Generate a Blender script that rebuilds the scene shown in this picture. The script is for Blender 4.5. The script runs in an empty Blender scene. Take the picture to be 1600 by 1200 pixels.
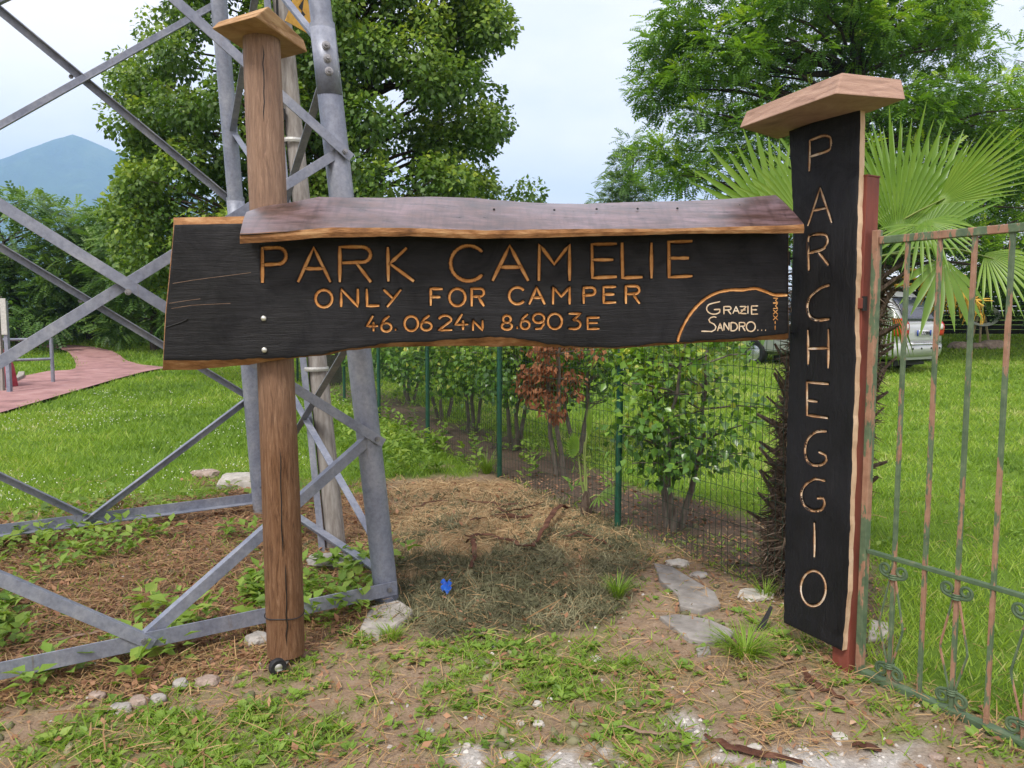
import bpy, math, random
import numpy as np
from mathutils import Vector, Matrix, noise as mnoise
random.seed(7); rng = np.random.default_rng(7)
scene = bpy.context.scene
C = scene.collection
R = math.radians

# ------------------------------------------------------------------ camera
F = 1210.0; CH = 1.5; PITCH = math.atan(105 / F)          # focal length in photo pixels, eye height, look-down
cam_d = bpy.data.cameras.new('camera'); cam = bpy.data.objects.new('camera', cam_d); C.objects.link(cam)
cam_d.sensor_width = 36; cam_d.lens = 36 * F / 1600; cam_d.clip_start = 0.05; cam_d.clip_end = 20000
cam.location = (0, 0, CH); cam.rotation_euler = (math.pi / 2 - PITCH, 0, 0)
scene.camera = cam
# ------------------------------------------------------------------ sky, sun, exposure
SUN_EL, SUN_AZ = R(52), R(205)                             # azimuth clockwise from +Y: behind the camera, a little left
w = bpy.data.worlds.new('World'); scene.world = w; w.use_nodes = True
nt = w.node_tree; nt.nodes.clear()
N = nt.nodes.new; L = nt.links.new
out = N('ShaderNodeOutputWorld'); bg = N('ShaderNodeBackground'); sky = N('ShaderNodeTexSky')
sky.sky_type = 'NISHITA'; sky.sun_disc = False; sky.sun_elevation = SUN_EL; sky.sun_rotation = SUN_AZ
sky.air_density = 1.2; sky.dust_density = 3.0
tc = N('ShaderNodeTexCoord'); mp = N('ShaderNodeMapping'); mp.inputs['Scale'].default_value = (1.6, 1.6, 4.5)
n1 = N('ShaderNodeTexNoise'); n1.inputs['Scale'].default_value = 1.7; n1.inputs['Detail'].default_value = 7; n1.inputs['Roughness'].default_value = .55
cr = N('ShaderNodeValToRGB')                               # thin blue-grey breaks in an even white overcast
cr.color_ramp.elements[0].position = .36; cr.color_ramp.elements[0].color = (7.2, 6.9, 7.6, 1)
cr.color_ramp.elements[1].position = .62; cr.color_ramp.elements[1].color = (9.5, 8.6, 8.5, 1)
mx = N('ShaderNodeMix'); mx.data_type = 'RGBA'; mx.inputs['Factor'].default_value = .92
L(tc.outputs['Generated'], mp.inputs['Vector']); L(mp.outputs[0], n1.inputs['Vector']); L(n1.outputs[0], cr.inputs[0])
L(sky.outputs[0], mx.inputs['A']); L(cr.outputs[0], mx.inputs['B']); L(mx.outputs['Result'], bg.inputs[0])
bg.inputs[1].default_value = .079
L(bg.outputs[0], out.inputs[0])
sl = bpy.data.lights.new('sun', 'SUN'); sun = bpy.data.objects.new('sun', sl); C.objects.link(sun)
sl.energy = 1.5; sl.angle = R(14); sl.color = (1, .96, .89)
sun.location = (0, 0, 30)
sun.rotation_euler = Vector((-math.sin(SUN_AZ) * math.cos(SUN_EL), -math.cos(SUN_AZ) * math.cos(SUN_EL), -math.sin(SUN_EL))).to_track_quat('-Z', 'Y').to_euler()
vs = scene.view_settings; vs.view_transform = 'Standard'; vs.look = 'None'; vs.gamma = 1; vs.use_curve_mapping = False
vs.exposure = 1.22
scene.cycles.volume_bounces = 2

# ------------------------------------------------------------------ pixel -> place (photo pixels, 1600 x 1200)
cP, sP = math.cos(PITCH), math.sin(PITCH)
CAM = np.array([0, 0, CH])
def pdir(px, py):
    x = (px - 800) / F; y = (600 - py) / F
    return np.array([x, cP + y * sP, -sP + y * cP])
def atZ(px, py, z):
    v = pdir(px, py); return CAM + v * ((z - CH) / v[2])
def atY(px, py, Y):
    v = pdir(px, py); return CAM + v * (Y / v[1])
def onplane(px, py, p0, n):
    v = pdir(px, py); return CAM + v * (np.dot(p0 - CAM, n) / np.dot(v, n))
def proj(X, Y, Z):
    z = Z - CH; zc = Y * cP - z * sP; zc = np.where(zc < .3, .3, zc); yc = Y * sP + z * cP
    return 800 + F * X / zc, 600 - F * yc / zc

# ------------------------------------------------------------------ numpy noise and terrain
def vnoise(x, y, seed=0):
    x = np.asarray(x, float); y = np.asarray(y, float)
    xi = np.floor(x).astype(np.int64); yi = np.floor(y).astype(np.int64); fx = x - xi; fy = y - yi
    fx = fx * fx * (3 - 2 * fx); fy = fy * fy * (3 - 2 * fy)
    def h(a, b):
        n = (a * 374761393 + b * 668265263 + seed * 974711) & 0x7fffffff
        n = ((n ^ (n >> 13)) * 1274126177) & 0x7fffffff
        return ((n ^ (n >> 16)) & 0xffff) / 65535.0
    a = h(xi, yi); b = h(xi + 1, yi); c = h(xi, yi + 1); d = h(xi + 1, yi + 1)
    return (a * (1 - fx) + b * fx) * (1 - fy) + (c * (1 - fx) + d * fx) * fy
def fbm(x, y, seed=0, o=3):
    s = 0; a = .5; t = 0
    for i in range(o):
        s = s + a * vnoise(x, y, seed + i); t += a; a *= .5; x = np.asarray(x) * 2.03; y = np.asarray(y) * 2.03
    return s / t
MOUND = atZ(760, 865, 0)
def gz(x, y):
    x = np.asarray(x, float); y = np.asarray(y, float)
    z = .02 * np.clip(y - 8, 0, 14) + .085 * np.clip(y - 22, 0, 10) + .02 * np.clip(y - 32, 0, 40)
    d2 = ((x - MOUND[0]) / .75) ** 2 + ((y - MOUND[1]) / .85) ** 2
    z = z + np.exp(-d2 * 1.2) * (.045 + .13 * fbm(x * 3, y * 3, 11) + .10 * (fbm(x * 9, y * 9, 12) - .4))
    z = z + .0 * x
    near = np.clip((14 - y) / 6, 0, 1)
    return z + near * (.035 * (fbm(x * 1.1, y * 1.1, 3) - .5) + .018 * (fbm(x * 6, y * 6, 5) - .5))
def atG(px, py):
    z = 0.
    for i in range(12):
        p = atZ(px, py, z); z = .5 * z + .5 * float(gz(p[0], p[1]))
    p = atZ(px, py, z); p[2] = float(gz(p[0], p[1])); return p

# ------------------------------------------------------------------ objects
def link_mesh(name, me, mat=None, parent=None, kind=None):
    o = bpy.data.objects.new(name, me); C.objects.link(o)
    if mat is not None: me.materials.append(mat)
    if parent is not None:
        o.parent = parent
        if parent.parent is None and parent.type == 'EMPTY': o.location = -parent.location
    if kind: o['kind'] = kind
    return o
def tag(o, label, cat, group=None, kind=None):
    o['label'] = label; o['category'] = cat
    if group: o['group'] = group
    if kind: o['kind'] = kind
    return o
def thing(name, label, cat, loc=(0, 0, 0), group=None):
    o = bpy.data.objects.new(name, None); C.objects.link(o); o.location = Vector([float(a) for a in loc]); o.empty_display_size = .1
    return tag(o, label, cat, group)
class MB:
    def __init__(s): s.v = []; s.f = []
    def add(s, vs, fs):
        k = len(s.v); s.v += [tuple(map(float, a)) for a in vs]; s.f += [tuple(i + k for i in f) for f in fs]; return s
    def box(s, c, hx, hy, hz, ax=None):
        c = np.array(c, float); A = np.eye(3) if ax is None else np.array(ax, float)
        vs = [c + A[0] * a * hx + A[1] * b * hy + A[2] * d * hz for d in (-1, 1) for b in (-1, 1) for a in (-1, 1)]
        return s.add(vs, [(0, 2, 3, 1), (4, 5, 7, 6), (0, 1, 5, 4), (2, 6, 7, 3), (0, 4, 6, 2), (1, 3, 7, 5)])
    def prism(s, poly, vec, top=None):
        n = len(poly); a = [np.array(p, float) for p in poly]; b = [p + np.array(vec, float) for p in a] if top is None else [np.array(p, float) for p in top]
        return s.add(a + b, [tuple(range(n))[::-1], tuple(range(n, 2 * n))] + [(i, (i + 1) % n, n + (i + 1) % n, n + i) for i in range(n)])
    def tube(s, pts, rad, n=8, cap=True, flat=1.0, rot=0.):
        pts = [np.array(p, float) for p in pts]; m = len(pts)
        if np.isscalar(rad): rad = [rad] * m
        u = None; vs = []
        for i, p in enumerate(pts):
            t = pts[min(i + 1, m - 1)] - pts[max(i - 1, 0)]; t = t / (np.linalg.norm(t) + 1e-9)
            if u is None:
                u = np.cross(t, [0, 0, 1.]) if abs(t[2]) < .95 else np.cross(t, [0, 1., 0])
            u = u - t * np.dot(u, t); u = u / (np.linalg.norm(u) + 1e-9); w_ = np.cross(t, u)
            for k in range(n):
                a = 2 * math.pi * k / n + rot; vs.append(p + rad[i] * (math.cos(a) * u + flat * math.sin(a) * w_))
        fs = [(i * n + k, i * n + (k + 1) % n, (i + 1) * n + (k + 1) % n, (i + 1) * n + k) for i in range(m - 1) for k in range(n)]
        if cap: fs += [tuple(range(n))[::-1], tuple((m - 1) * n + k for k in range(n))]
        return s.add(vs, fs)
    def angle(s, p, q, n, up, w=.06, t=.006):
        """L-section bar p->q: one flange lies in the face (normal n), the other points inwards (-n) along the edge on the side `up`"""
        p = np.array(p, float); q = np.array(q, float); d = q - p; d /= np.linalg.norm(d); n = np.array(n, float); n = n - d * np.dot(n, d); n /= np.linalg.norm(n)
        v = np.cross(n, d); v *= 1 if np.dot(v, up) > 0 else -1
        prof = [(0, -w / 2), (0, w / 2), (-w * .9, w / 2), (-w * .9, w / 2 - t), (-t, w / 2 - t), (-t, -w / 2)]
        return s.prism([p + n * a + v * b for a, b in prof], q - p)
    def lathe(s, prof, c, ax=(0, 0, 1), n=20, u=None):
        ax = np.array(ax, float); ax /= np.linalg.norm(ax); u = np.cross(ax, [0, 0, 1.]) if abs(ax[2]) < .9 else np.array([1., 0, 0]); u /= np.linalg.norm(u); w_ = np.cross(ax, u)
        c = np.array(c, float); m = len(prof); vs = []
        for r, h in prof:
            for k in range(n):
                a = 2 * math.pi * k / n; vs.append(c + ax * h + r * (math.cos(a) * u + math.sin(a) * w_))
        fs = [(i * n + k, i * n + (k + 1) % n, (i + 1) * n + (k + 1) % n, (i + 1) * n + k) for i in range(m - 1) for k in range(n)]
        return s.add(vs, fs)
    def mesh(s, name, smooth=False):
        me = bpy.data.meshes.new(name); me.from_pydata(s.v, [], s.f); me.update()
        if smooth: me.shade_smooth()
        return me
    def build(s, name, mat, parent=None, bevel=0, smooth=False, kind=None, sub=0, fix=True):
        me = s.mesh(name, smooth)
        if fix:
            import bmesh
            b = bmesh.new(); b.from_mesh(me); bmesh.ops.recalc_face_normals(b, faces=b.faces); b.to_mesh(me); b.free()
        if smooth: me.set_sharp_from_angle(angle=R(48))
        o = link_mesh(name, me, mat, parent, kind)
        if sub: m = o.modifiers.new('sub', 'SUBSURF'); m.levels = m.render_levels = sub
        if bevel: m = o.modifiers.new('bevel', 'BEVEL'); m.width = bevel; m.segments = 2; m.limit_method = 'ANGLE'; m.angle_limit = R(35)
        return o
def np_mesh(name, V, faces_flat, nper, attrs=None, smooth=False):
    """V (n,3); faces_flat int array, nper corners per face"""
    me = bpy.data.meshes.new(name); me.vertices.add(len(V)); me.vertices.foreach_set('co', np.ascontiguousarray(V, np.float32).ravel())
    nf = len(faces_flat) // nper; me.loops.add(len(faces_flat)); me.loops.foreach_set('vertex_index', np.ascontiguousarray(faces_flat, np.int32))
    me.polygons.add(nf); me.polygons.foreach_set('loop_start', np.arange(nf, dtype=np.int32) * nper)
    me.polygons.foreach_set('loop_total', np.full(nf, nper, np.int32))
    if smooth: me.polygons.foreach_set('use_smooth', np.ones(nf, bool))
    for k, a in (attrs or {}).items():
        if a.ndim == 1:
            t = me.attributes.new(k, 'FLOAT', 'POINT'); t.data.foreach_set('value', np.ascontiguousarray(a, np.float32))
        else:
            t = me.attributes.new(k, 'FLOAT_COLOR', 'POINT'); t.data.foreach_set('color', np.ascontiguousarray(np.c_[a, np.ones(len(a))], np.float32).ravel())
    me.update(calc_edges=True); return me
def norm(a): return a / (np.linalg.norm(a, axis=-1, keepdims=True) + 1e-9)
def scatter(name, TV, TF, pos, fwd, up, scale, var, mat, parent=None, kind=None, wscale=None):
    """copies of a small template (TV verts with y forward, z up; TF triangles) into one mesh"""
    n = len(pos); TV = np.array(TV, float); TF = np.array(TF, int)
    f = norm(np.asarray(fwd, float)); s = norm(np.cross(f, up)); u = np.cross(s, f)
    scale = np.broadcast_to(np.asarray(scale, float), (n,)); ws = scale if wscale is None else np.broadcast_to(wscale, (n,))
    V = pos[:, None, :] + (TV[None, :, 0, None] * s[:, None, :]) * ws[:, None, None] + (TV[None, :, 1, None] * f[:, None, :] + TV[None, :, 2, None] * u[:, None, :]) * scale[:, None, None]
    k = len(TV); Fi = (TF[None] + (np.arange(n) * k)[:, None, None]).reshape(-1)
    me = np_mesh(name, V.reshape(-1, 3), Fi, 3, {'var': np.repeat(np.asarray(var, float), k)})
    return link_mesh(name, me, mat, parent, kind)
LEAF = ([(0, 0, 0), (-.34, .42, .10), (0, .5, -.02), (.34, .42, .10), (0, 1, -.10)], [(0, 2, 1), (0, 3, 2), (1, 2, 4), (2, 3, 4)])
DIAM = ([(0, 0, 0), (-.38, .45, .07), (.38, .45, .07), (0, 1, -.06)], [(0, 2, 1), (1, 2, 3)])
BLADE = ([(-.5, 0, 0), (.5, 0, 0), (-.36, .55, .05), (.36, .55, .05), (0, 1, .22)], [(0, 1, 3), (0, 3, 2), (2, 3, 4)])
def pinnate(n=7):
    V = []; T = []
    for i in range(n):
        t = .12 + .85 * i / (n - 1); z = -.28 * t * t
        for sd in (-1, 1):
            k = len(V); l = .36 * (1 - .35 * abs(t - .5)); dx, dy = sd * math.sin(R(62)), math.cos(R(62)); nx, ny = dy * .2 * l * 1.6, -dx * .2 * l * 1.6
            b = (0, t, z); m = (dx * l * .5, t + dy * l * .5, z - .01); e = (dx * l, t + dy * l, z - .07)
            V += [b, (m[0] + nx, m[1] + ny, m[2]), (m[0] - nx, m[1] - ny, m[2]), e]; T += [(k, k + 1, k + 2), (k + 1, k + 3, k + 2)]
    return V, T
PINN = pinnate(5)

# ------------------------------------------------------------------ materials
def newmat(name):
    m = bpy.data.materials.new(name); m.use_nodes = True; t = m.node_tree
    return m, t, t.nodes['Principled BSDF']
def ramp(t, stops):
    r = t.nodes.new('ShaderNodeValToRGB'); e = r.color_ramp.elements
    while len(e) < len(stops): e.new(.5)
    for i, (p, c) in enumerate(stops): e[i].position = p; e[i].color = (*c, 1)
    return r
def noise_node(t, scale, detail=6, rough=.6, stretch=(1, 1, 1), rot=(0, 0, 0), coord='Object', dist=0):
    tc = t.nodes.new('ShaderNodeTexCoord'); mp = t.nodes.new('ShaderNodeMapping'); mp.inputs['Scale'].default_value = stretch; mp.inputs['Rotation'].default_value = rot
    n = t.nodes.new('ShaderNodeTexNoise'); n.inputs['Scale'].default_value = scale; n.inputs['Detail'].default_value = detail; n.inputs['Roughness'].default_value = rough; n.inputs['Distortion'].default_value = dist
    t.links.new(tc.outputs[coord], mp.inputs[0]); t.links.new(mp.outputs[0], n.inputs[0]); return n
def mixc(t, fac, a, b, mode='MIX'):
    m = t.nodes.new('ShaderNodeMix'); m.data_type = 'RGBA'; m.blend_type = mode
    for k, v in (('Factor', fac), ('A', a), ('B', b)):
        i = m.inputs[k] if k == 'Factor' else [q for q in m.inputs if q.name == k and q.type == 'RGBA'][0]
        if hasattr(v, 'default_value') or hasattr(v, 'is_linked'): t.links.new(v, i)
        elif k == 'Factor': i.default_value = v
        else: i.default_value = (*v, 1)
    return [o for o in m.outputs if o.type == 'RGBA'][0]
def bump(t, bsdf, h, strength=.3, dist=.01):
    b = t.nodes.new('ShaderNodeBump'); b.inputs['Strength'].default_value = strength; b.inputs['Distance'].default_value = dist
    t.links.new(h, b.inputs['Height']); t.links.new(b.outputs[0], bsdf.inputs['Normal'])
def simple(name, stops, scale=8, stretch=(1, 1, 1), rough=.7, spec=.3, metal=0, bmp=.3, bscale=None, bdist=.006, rot=(0, 0, 0), detail=7, rvar=0, dist=0):
    m, t, b = newmat(name); n = noise_node(t, scale, detail, .65, stretch, rot, dist=dist)
    if isinstance(stops[0], (int, float)): stops = [(.35, [a * .8 for a in stops]), (.65, [a * 1.15 for a in stops])]
    r = ramp(t, stops); t.links.new(n.outputs[0], r.inputs[0]); t.links.new(r.outputs[0], b.inputs['Base Color'])
    b.inputs['Roughness'].default_value = rough; b.inputs['Specular IOR Level'].default_value = spec; b.inputs['Metallic'].default_value = metal
    if rvar:
        mr = t.nodes.new('ShaderNodeMapRange'); mr.inputs['To Min'].default_value = rough - rvar; mr.inputs['To Max'].default_value = rough + rvar
        n3 = noise_node(t, scale * .7, 5, .6, stretch, rot); t.links.new(n3.outputs[0], mr.inputs[0]); t.links.new(mr.outputs[0], b.inputs['Roughness'])
    if bmp:
        n2 = noise_node(t, bscale or scale * 3, 6, .6, stretch, rot); bump(t, b, n2.outputs[0], bmp, bdist)
    return m
def leafmat(name, stops, trans=.35, rough=.45, spec=.35, tcol=(1.25, 1.3, .55)):
    m, t, b = newmat(name); a = t.nodes.new('ShaderNodeAttribute'); a.attribute_name = 'var'
    r = ramp(t, stops); t.links.new(a.outputs['Fac'], r.inputs[0]); t.links.new(r.outputs[0], b.inputs['Base Color'])
    b.inputs['Roughness'].default_value = rough; b.inputs['Specular IOR Level'].default_value = spec
    tr = t.nodes.new('ShaderNodeBsdfTranslucent'); t.links.new(mixc(t, 1.0, r.outputs[0], tcol, 'MULTIPLY'), tr.inputs[0])
    ms = t.nodes.new('ShaderNodeMixShader'); ms.inputs[0].default_value = trans
    t.links.new(b.outputs[0], ms.inputs[1]); t.links.new(tr.outputs[0], ms.inputs[2]); t.links.new(ms.outputs[0], t.nodes['Material Output'].inputs[0])
    return m
MT = {}
def steelmat():
    m, t, b = newmat('galvanised_steel'); n = noise_node(t, 6, 8, .7, (1, 1, .7)); n2 = noise_node(t, 45, 5, .7); n3 = noise_node(t, 11, 9, .75, (3, 3, .5), dist=.6)
    r = ramp(t, [(.3, (.155, .175, .235)), (.5, (.225, .245, .30)), (.7, (.32, .335, .375))]); t.links.new(n.outputs[0], r.inputs[0])
    r2 = ramp(t, [(.35, (.72, .72, .74)), (.6, (1.1, 1.1, 1.1))]); t.links.new(n2.outputs[0], r2.inputs[0]); col = mixc(t, .7, r.outputs[0], r2.outputs[0], 'MULTIPLY')
    r3 = ramp(t, [(.60, (0, 0, 0)), (.74, (.75, .75, .75))]); t.links.new(n3.outputs[0], r3.inputs[0]); col = mixc(t, r3.outputs[0], col, (.17, .135, .105))   # grime streaks
    t.links.new(col, b.inputs['Base Color']); b.inputs['Metallic'].default_value = .25; b.inputs['Specular IOR Level'].default_value = .45
    mr = t.nodes.new('ShaderNodeMapRange'); mr.inputs['To Min'].default_value = .36; mr.inputs['To Max'].default_value = .66; t.links.new(n2.outputs[0], mr.inputs[0]); t.links.new(mr.outputs[0], b.inputs['Roughness'])
    bump(t, b, n2.outputs[0], .25, .003); return m
MT['steel'] = steelmat()
MT['bolt'] = simple('bolt_steel', [(.3, (.16, .16, .17)), (.7, (.34, .34, .35))], 60, rough=.45, metal=.7, bmp=.1)
MT['zinc'] = simple('zinc_plate', [(.3, (.45, .46, .42)), (.7, (.62, .62, .56))], 30, rough=.35, metal=.8, bmp=.1)
MT['rubber'] = simple('black_rubber', (.02, .02, .022), 30, rough=.6)
MT['char'] = None
MT['concrete'] = simple('concrete', [(.3, (.22, .20, .175)), (.55, (.34, .315, .28)), (.75, (.46, .435, .39))], 14, rough=.9, spec=.1, bmp=.6, bscale=60)
MT['stone'] = simple('grey_stone', [(.3, (.20, .19, .175)), (.5, (.33, .31, .285)), (.72, (.46, .44, .41))], 12, rough=.9, spec=.15, bmp=.6, bscale=50)
MT['brownstone'] = simple('brown_stone', [(.3, (.20, .15, .12)), (.55, (.32, .25, .21)), (.75, (.42, .36, .31))], 16, rough=.9, spec=.15, bmp=.6, bscale=50)
MT['palestone'] = simple('pale_stone', [(.3, (.30, .28, .245)), (.55, (.45, .425, .38)), (.75, (.58, .555, .51))], 12, rough=.9, spec=.15, bmp=.6, bscale=50)
MT['slate'] = simple('slate', [(.3, (.15, .137, .122)), (.55, (.25, .232, .212)), (.75, (.34, .318, .295))], 9, (1, 1, 3), rough=.75, spec=.25, bmp=.5, bscale=40)
def charmat(name, stretch, gl):
    m, t, b = newmat(name)
    n = noise_node(t, 7, 8, .7, stretch, dist=.4); n2 = noise_node(t, 2.2, 5, .6, (1, 1, 1)); n3 = noise_node(t, 26, 8, .75, stretch, dist=.8)
    r = ramp(t, [(.3, (.001, .001, .0016)), (.55, (.0035, .0035, .0045)), (.75, (.012, .011, .012))]); t.links.new(n.outputs[0], r.inputs[0])
    r2 = ramp(t, [(.38, (.001, .0012, .0018)), (.66, (.013, .013, .017))]); t.links.new(n2.outputs[0], r2.inputs[0])
    col = mixc(t, .5, r.outputs[0], r2.outputs[0])
    r4 = ramp(t, [(.72, (0, 0, 0)), (.86, (1, 1, 1))]); t.links.new(n3.outputs[0], r4.inputs[0])
    col = mixc(t, r4.outputs[0], col, (.075, .062, .055))
    t.links.new(col, b.inputs['Base Color'])
    mr = t.nodes.new('ShaderNodeMapRange'); mr.inputs['To Min'].default_value = gl - .22; mr.inputs['To Max'].default_value = gl + .34; t.links.new(n2.outputs[0], mr.inputs[0]); t.links.new(mr.outputs[0], b.inputs['Roughness'])
    b.inputs['Specular IOR Level'].default_value = .33
    n5 = noise_node(t, 5.5, 9, .72, (1, 1, 1), dist=1.2); ad = t.nodes.new('ShaderNodeMath'); ad.operation = 'MULTIPLY_ADD'; ad.inputs[1].default_value = .9
    t.links.new(n5.outputs[0], ad.inputs[0]); t.links.new(n3.outputs[0], ad.inputs[2]); t.links.new(n5.outputs[0], mr.inputs[0])
    mr.inputs['From Min'].default_value = .32; mr.inputs['From Max'].default_value = .68
    bump(t, b, ad.outputs[0], .6, .006); return m
MT['char'] = charmat('charred_board', (.35, 1, 5), .52)
MT['char_v'] = charmat('charred_upright_board', (4, 4, .5), .50)
MT['groove'] = simple('carved_groove_wood', [(.3, (.30, .125, .03)), (.5, (.50, .24, .075)), (.68, (.62, .36, .15)), (.8, (.74, .60, .42))], 16, (1, 1, 1), .6, .3, 0, .3, 120)
MT['burnt'] = simple('burnt_groove_wall', [(.3, (.03, .013, .005)), (.6, (.13, .052, .015)), (.8, (.30, .14, .045))], 40, rough=.7, bmp=.3)
MT['groove_pale'] = simple('pale_carved_groove', [(.3, (.42, .27, .14)), (.55, (.62, .50, .36)), (.75, (.72, .66, .55))], 25, rough=.6, bmp=.3)
MT['groove_v'] = simple('upright_carved_groove', [(.28, (.11, .05, .02)), (.46, (.42, .26, .14)), (.58, (.58, .46, .33)), (.72, (.66, .60, .52))], 14, rough=.6, bmp=.3)
MT['liveedge'] = simple('live_edge_wood', [(.3, (.10, .045, .018)), (.5, (.26, .125, .05)), (.7, (.42, .25, .12))], 9, (1, 1, 4), .75, .2, 0, .7, 40, .006)
MT['paleedge'] = simple('pale_sawn_edge', [(.3, (.42, .27, .16)), (.55, (.58, .42, .28)), (.75, (.68, .54, .40))], 9, (2, 2, .6), .75, .2, 0, .5, 40, .005)
def roofmat():
    m, t, b = newmat('varnished_weathered_plank')
    n = noise_node(t, 3.2, 8, .65, (1, 3, 3), dist=.6); n2 = noise_node(t, 16, 8, .7, (.35, 3, 3), dist=.5); n3 = noise_node(t, 22, 4, .6, (2.2, .3, .3), (0, 0, .1))
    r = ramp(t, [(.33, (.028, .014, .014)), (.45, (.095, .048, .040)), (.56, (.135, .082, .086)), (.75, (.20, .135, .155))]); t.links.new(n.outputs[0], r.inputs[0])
    r2 = ramp(t, [(.36, (.22, .2, .2)), (.6, (1, 1, 1))]); t.links.new(n2.outputs[0], r2.inputs[0])
    col = mixc(t, .9, r.outputs[0], r2.outputs[0], 'MULTIPLY')
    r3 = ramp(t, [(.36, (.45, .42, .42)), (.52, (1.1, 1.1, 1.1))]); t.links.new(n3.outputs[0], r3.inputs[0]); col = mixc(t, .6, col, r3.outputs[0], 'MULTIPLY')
    mq = t.nodes.new('ShaderNodeMapRange'); mq.inputs['To Min'].default_value = .15; mq.inputs['To Max'].default_value = .5; t.links.new(n2.outputs[0], mq.inputs[0]); t.links.new(mq.outputs[0], b.inputs['Coat Roughness'])
    t.links.new(col, b.inputs['Base Color']); b.inputs['Roughness'].default_value = .28; b.inputs['Specular IOR Level'].default_value = .7
    b.inputs['Coat Weight'].default_value = 1.0; b.inputs['Coat Roughness'].default_value = .16; b.inputs['Coat IOR'].default_value = 1.7
    bump(t, b, n2.outputs[0], .35, .004); return m
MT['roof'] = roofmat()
def postmat():
    m, t, b = newmat('round_timber_post')
    n = noise_node(t, 14, 10, .78, (6, 6, .5), dist=.9); n2 = noise_node(t, 3, 5, .6, (1, 1, .7)); n4 = noise_node(t, 30, 6, .7, (3, 3, .5), dist=1.2)
    r = ramp(t, [(.32, (.075, .036, .018)), (.48, (.24, .13, .07)), (.60, (.36, .22, .135)), (.74, (.54, .40, .28))]); t.links.new(n.outputs[0], r.inputs[0])
    tc = t.nodes.new('ShaderNodeTexCoord'); sx = t.nodes.new('ShaderNodeSeparateXYZ'); t.links.new(tc.outputs['Object'], sx.inputs[0])
    mr = t.nodes.new('ShaderNodeMapRange'); mr.inputs['From Min'].default_value = .9; mr.inputs['From Max'].default_value = 1.6; t.links.new(sx.outputs['Z'], mr.inputs[0])
    low = mixc(t, .8, r.outputs[0], (.60, .52, .42), 'MULTIPLY'); up = mixc(t, .35, r.outputs[0], (.32, .235, .195))
    col = mixc(t, mr.outputs[0], low, up)                       # grey weathered above, oiled brown below
    r4 = ramp(t, [(.70, (0, 0, 0)), (.78, (1, 1, 1))]); t.links.new(n4.outputs[0], r4.inputs[0]); col = mixc(t, r4.outputs[0], col, (.52, .39, .22))
    t.links.new(col, b.inputs['Base Color']); b.inputs['Roughness'].default_value = .68; b.inputs['Specular IOR Level'].default_value = .3
    bump(t, b, n.outputs[0], .9, .014); return m
MT['post'] = postmat()
MT['cap'] = simple('sawn_cap_wood', [(.3, (.21, .115, .05)), (.5, (.36, .215, .105)), (.7, (.48, .32, .17))], 6, (1, 1, 5), .75, .2, 0, .5, 40, .006, dist=.5)
MT['cap_v'] = simple('pinkish_cap_wood', [(.3, (.19, .115, .083)), (.5, (.30, .19, .14)), (.7, (.40, .27, .20))], 6, (1, 1, 6), .75, .2, 0, .5, 40, .006, dist=.8)
MT['redpaint'] = simple('red_brown_primer', [(.3, (.10, .026, .018)), (.5, (.175, .045, .030)), (.7, (.22, .07, .05))], 5, (2, 2, .5), .6, .35, 0, .2, 60)
def gatemat():
    m, t, b = newmat('flaking_green_gate_paint')
    n = noise_node(t, 7, 7, .65, (3, 3, .8)); n2 = noise_node(t, 30, 5, .6)
    g = ramp(t, [(.3, (.055, .090, .050)), (.6, (.095, .140, .075)), (.8, (.17, .20, .115))]); t.links.new(n2.outputs[0], g.inputs[0])
    p = ramp(t, [(.3, (.22, .115, .07)), (.7, (.32, .185, .12))]); t.links.new(n2.outputs[0], p.inputs[0])
    k = ramp(t, [(.515, (0, 0, 0)), (.535, (1, 1, 1))]); t.links.new(n.outputs[0], k.inputs[0])
    t.links.new(mixc(t, k.outputs[0], g.outputs[0], p.outputs[0]), b.inputs['Base Color']); b.inputs['Roughness'].default_value = .6
    bump(t, b, n2.outputs[0], .2, .002); return m
MT['gate'] = gatemat()
MT['gate_g'] = simple('green_gate_paint', [(.3, (.05, .085, .048)), (.6, (.085, .13, .07)), (.8, (.24, .17, .11))], 12, rough=.6, bmp=.2)
MT['fgreen'] = simple('green_fence_plastic', [(.3, (.006, .05, .028)), (.7, (.012, .085, .048))], 9, rough=.5, spec=.4, bmp=.1)
MT['wire'] = simple('green_fence_wire', [(.3, (.012, .03, .018)), (.7, (.03, .055, .035))], 9, rough=.6, spec=.3, bmp=0)
MT['greywood'] = simple('weathered_grey_pole', [(.3, (.15, .13, .115)), (.5, (.26, .24, .22)), (.72, (.38, .365, .345))], 7, (5, 5, .5), .85, .15, 0, .6, 30, .008)
MT['strap'] = simple('steel_strap', [(.3, (.40, .40, .38)), (.7, (.58, .58, .55))], 30, rough=.5, metal=.4, bmp=.1)
MT['yellow'] = simple('yellow_warning_enamel', [(.3, (.55, .27, .03)), (.7, (.75, .42, .05))], 20, rough=.5)
MT['black'] = simple('black_paint', (.012, .012, .012), 20, rough=.5)
MT['bark'] = simple('dark_bark', [(.3, (.03, .025, .02)), (.55, (.07, .055, .045)), (.75, (.12, .10, .085))], 9, (4, 4, .8), .9, .1, 0, .8, 30, .015)
MT['barkgrey'] = simple('smooth_grey_bark', [(.3, (.075, .06, .05)), (.55, (.14, .12, .10)), (.75, (.22, .19, .165))], 12, (3, 3, .8), .85, .15, 0, .5, 40, .006)
MT['palmtrunk'] = simple('fibrous_palm_trunk', [(.3, (.05, .036, .027)), (.5, (.13, .098, .075)), (.72, (.25, .20, .16))], 14, (4, 4, .5), .95, .05, 0, 1, 50, .02)
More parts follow.
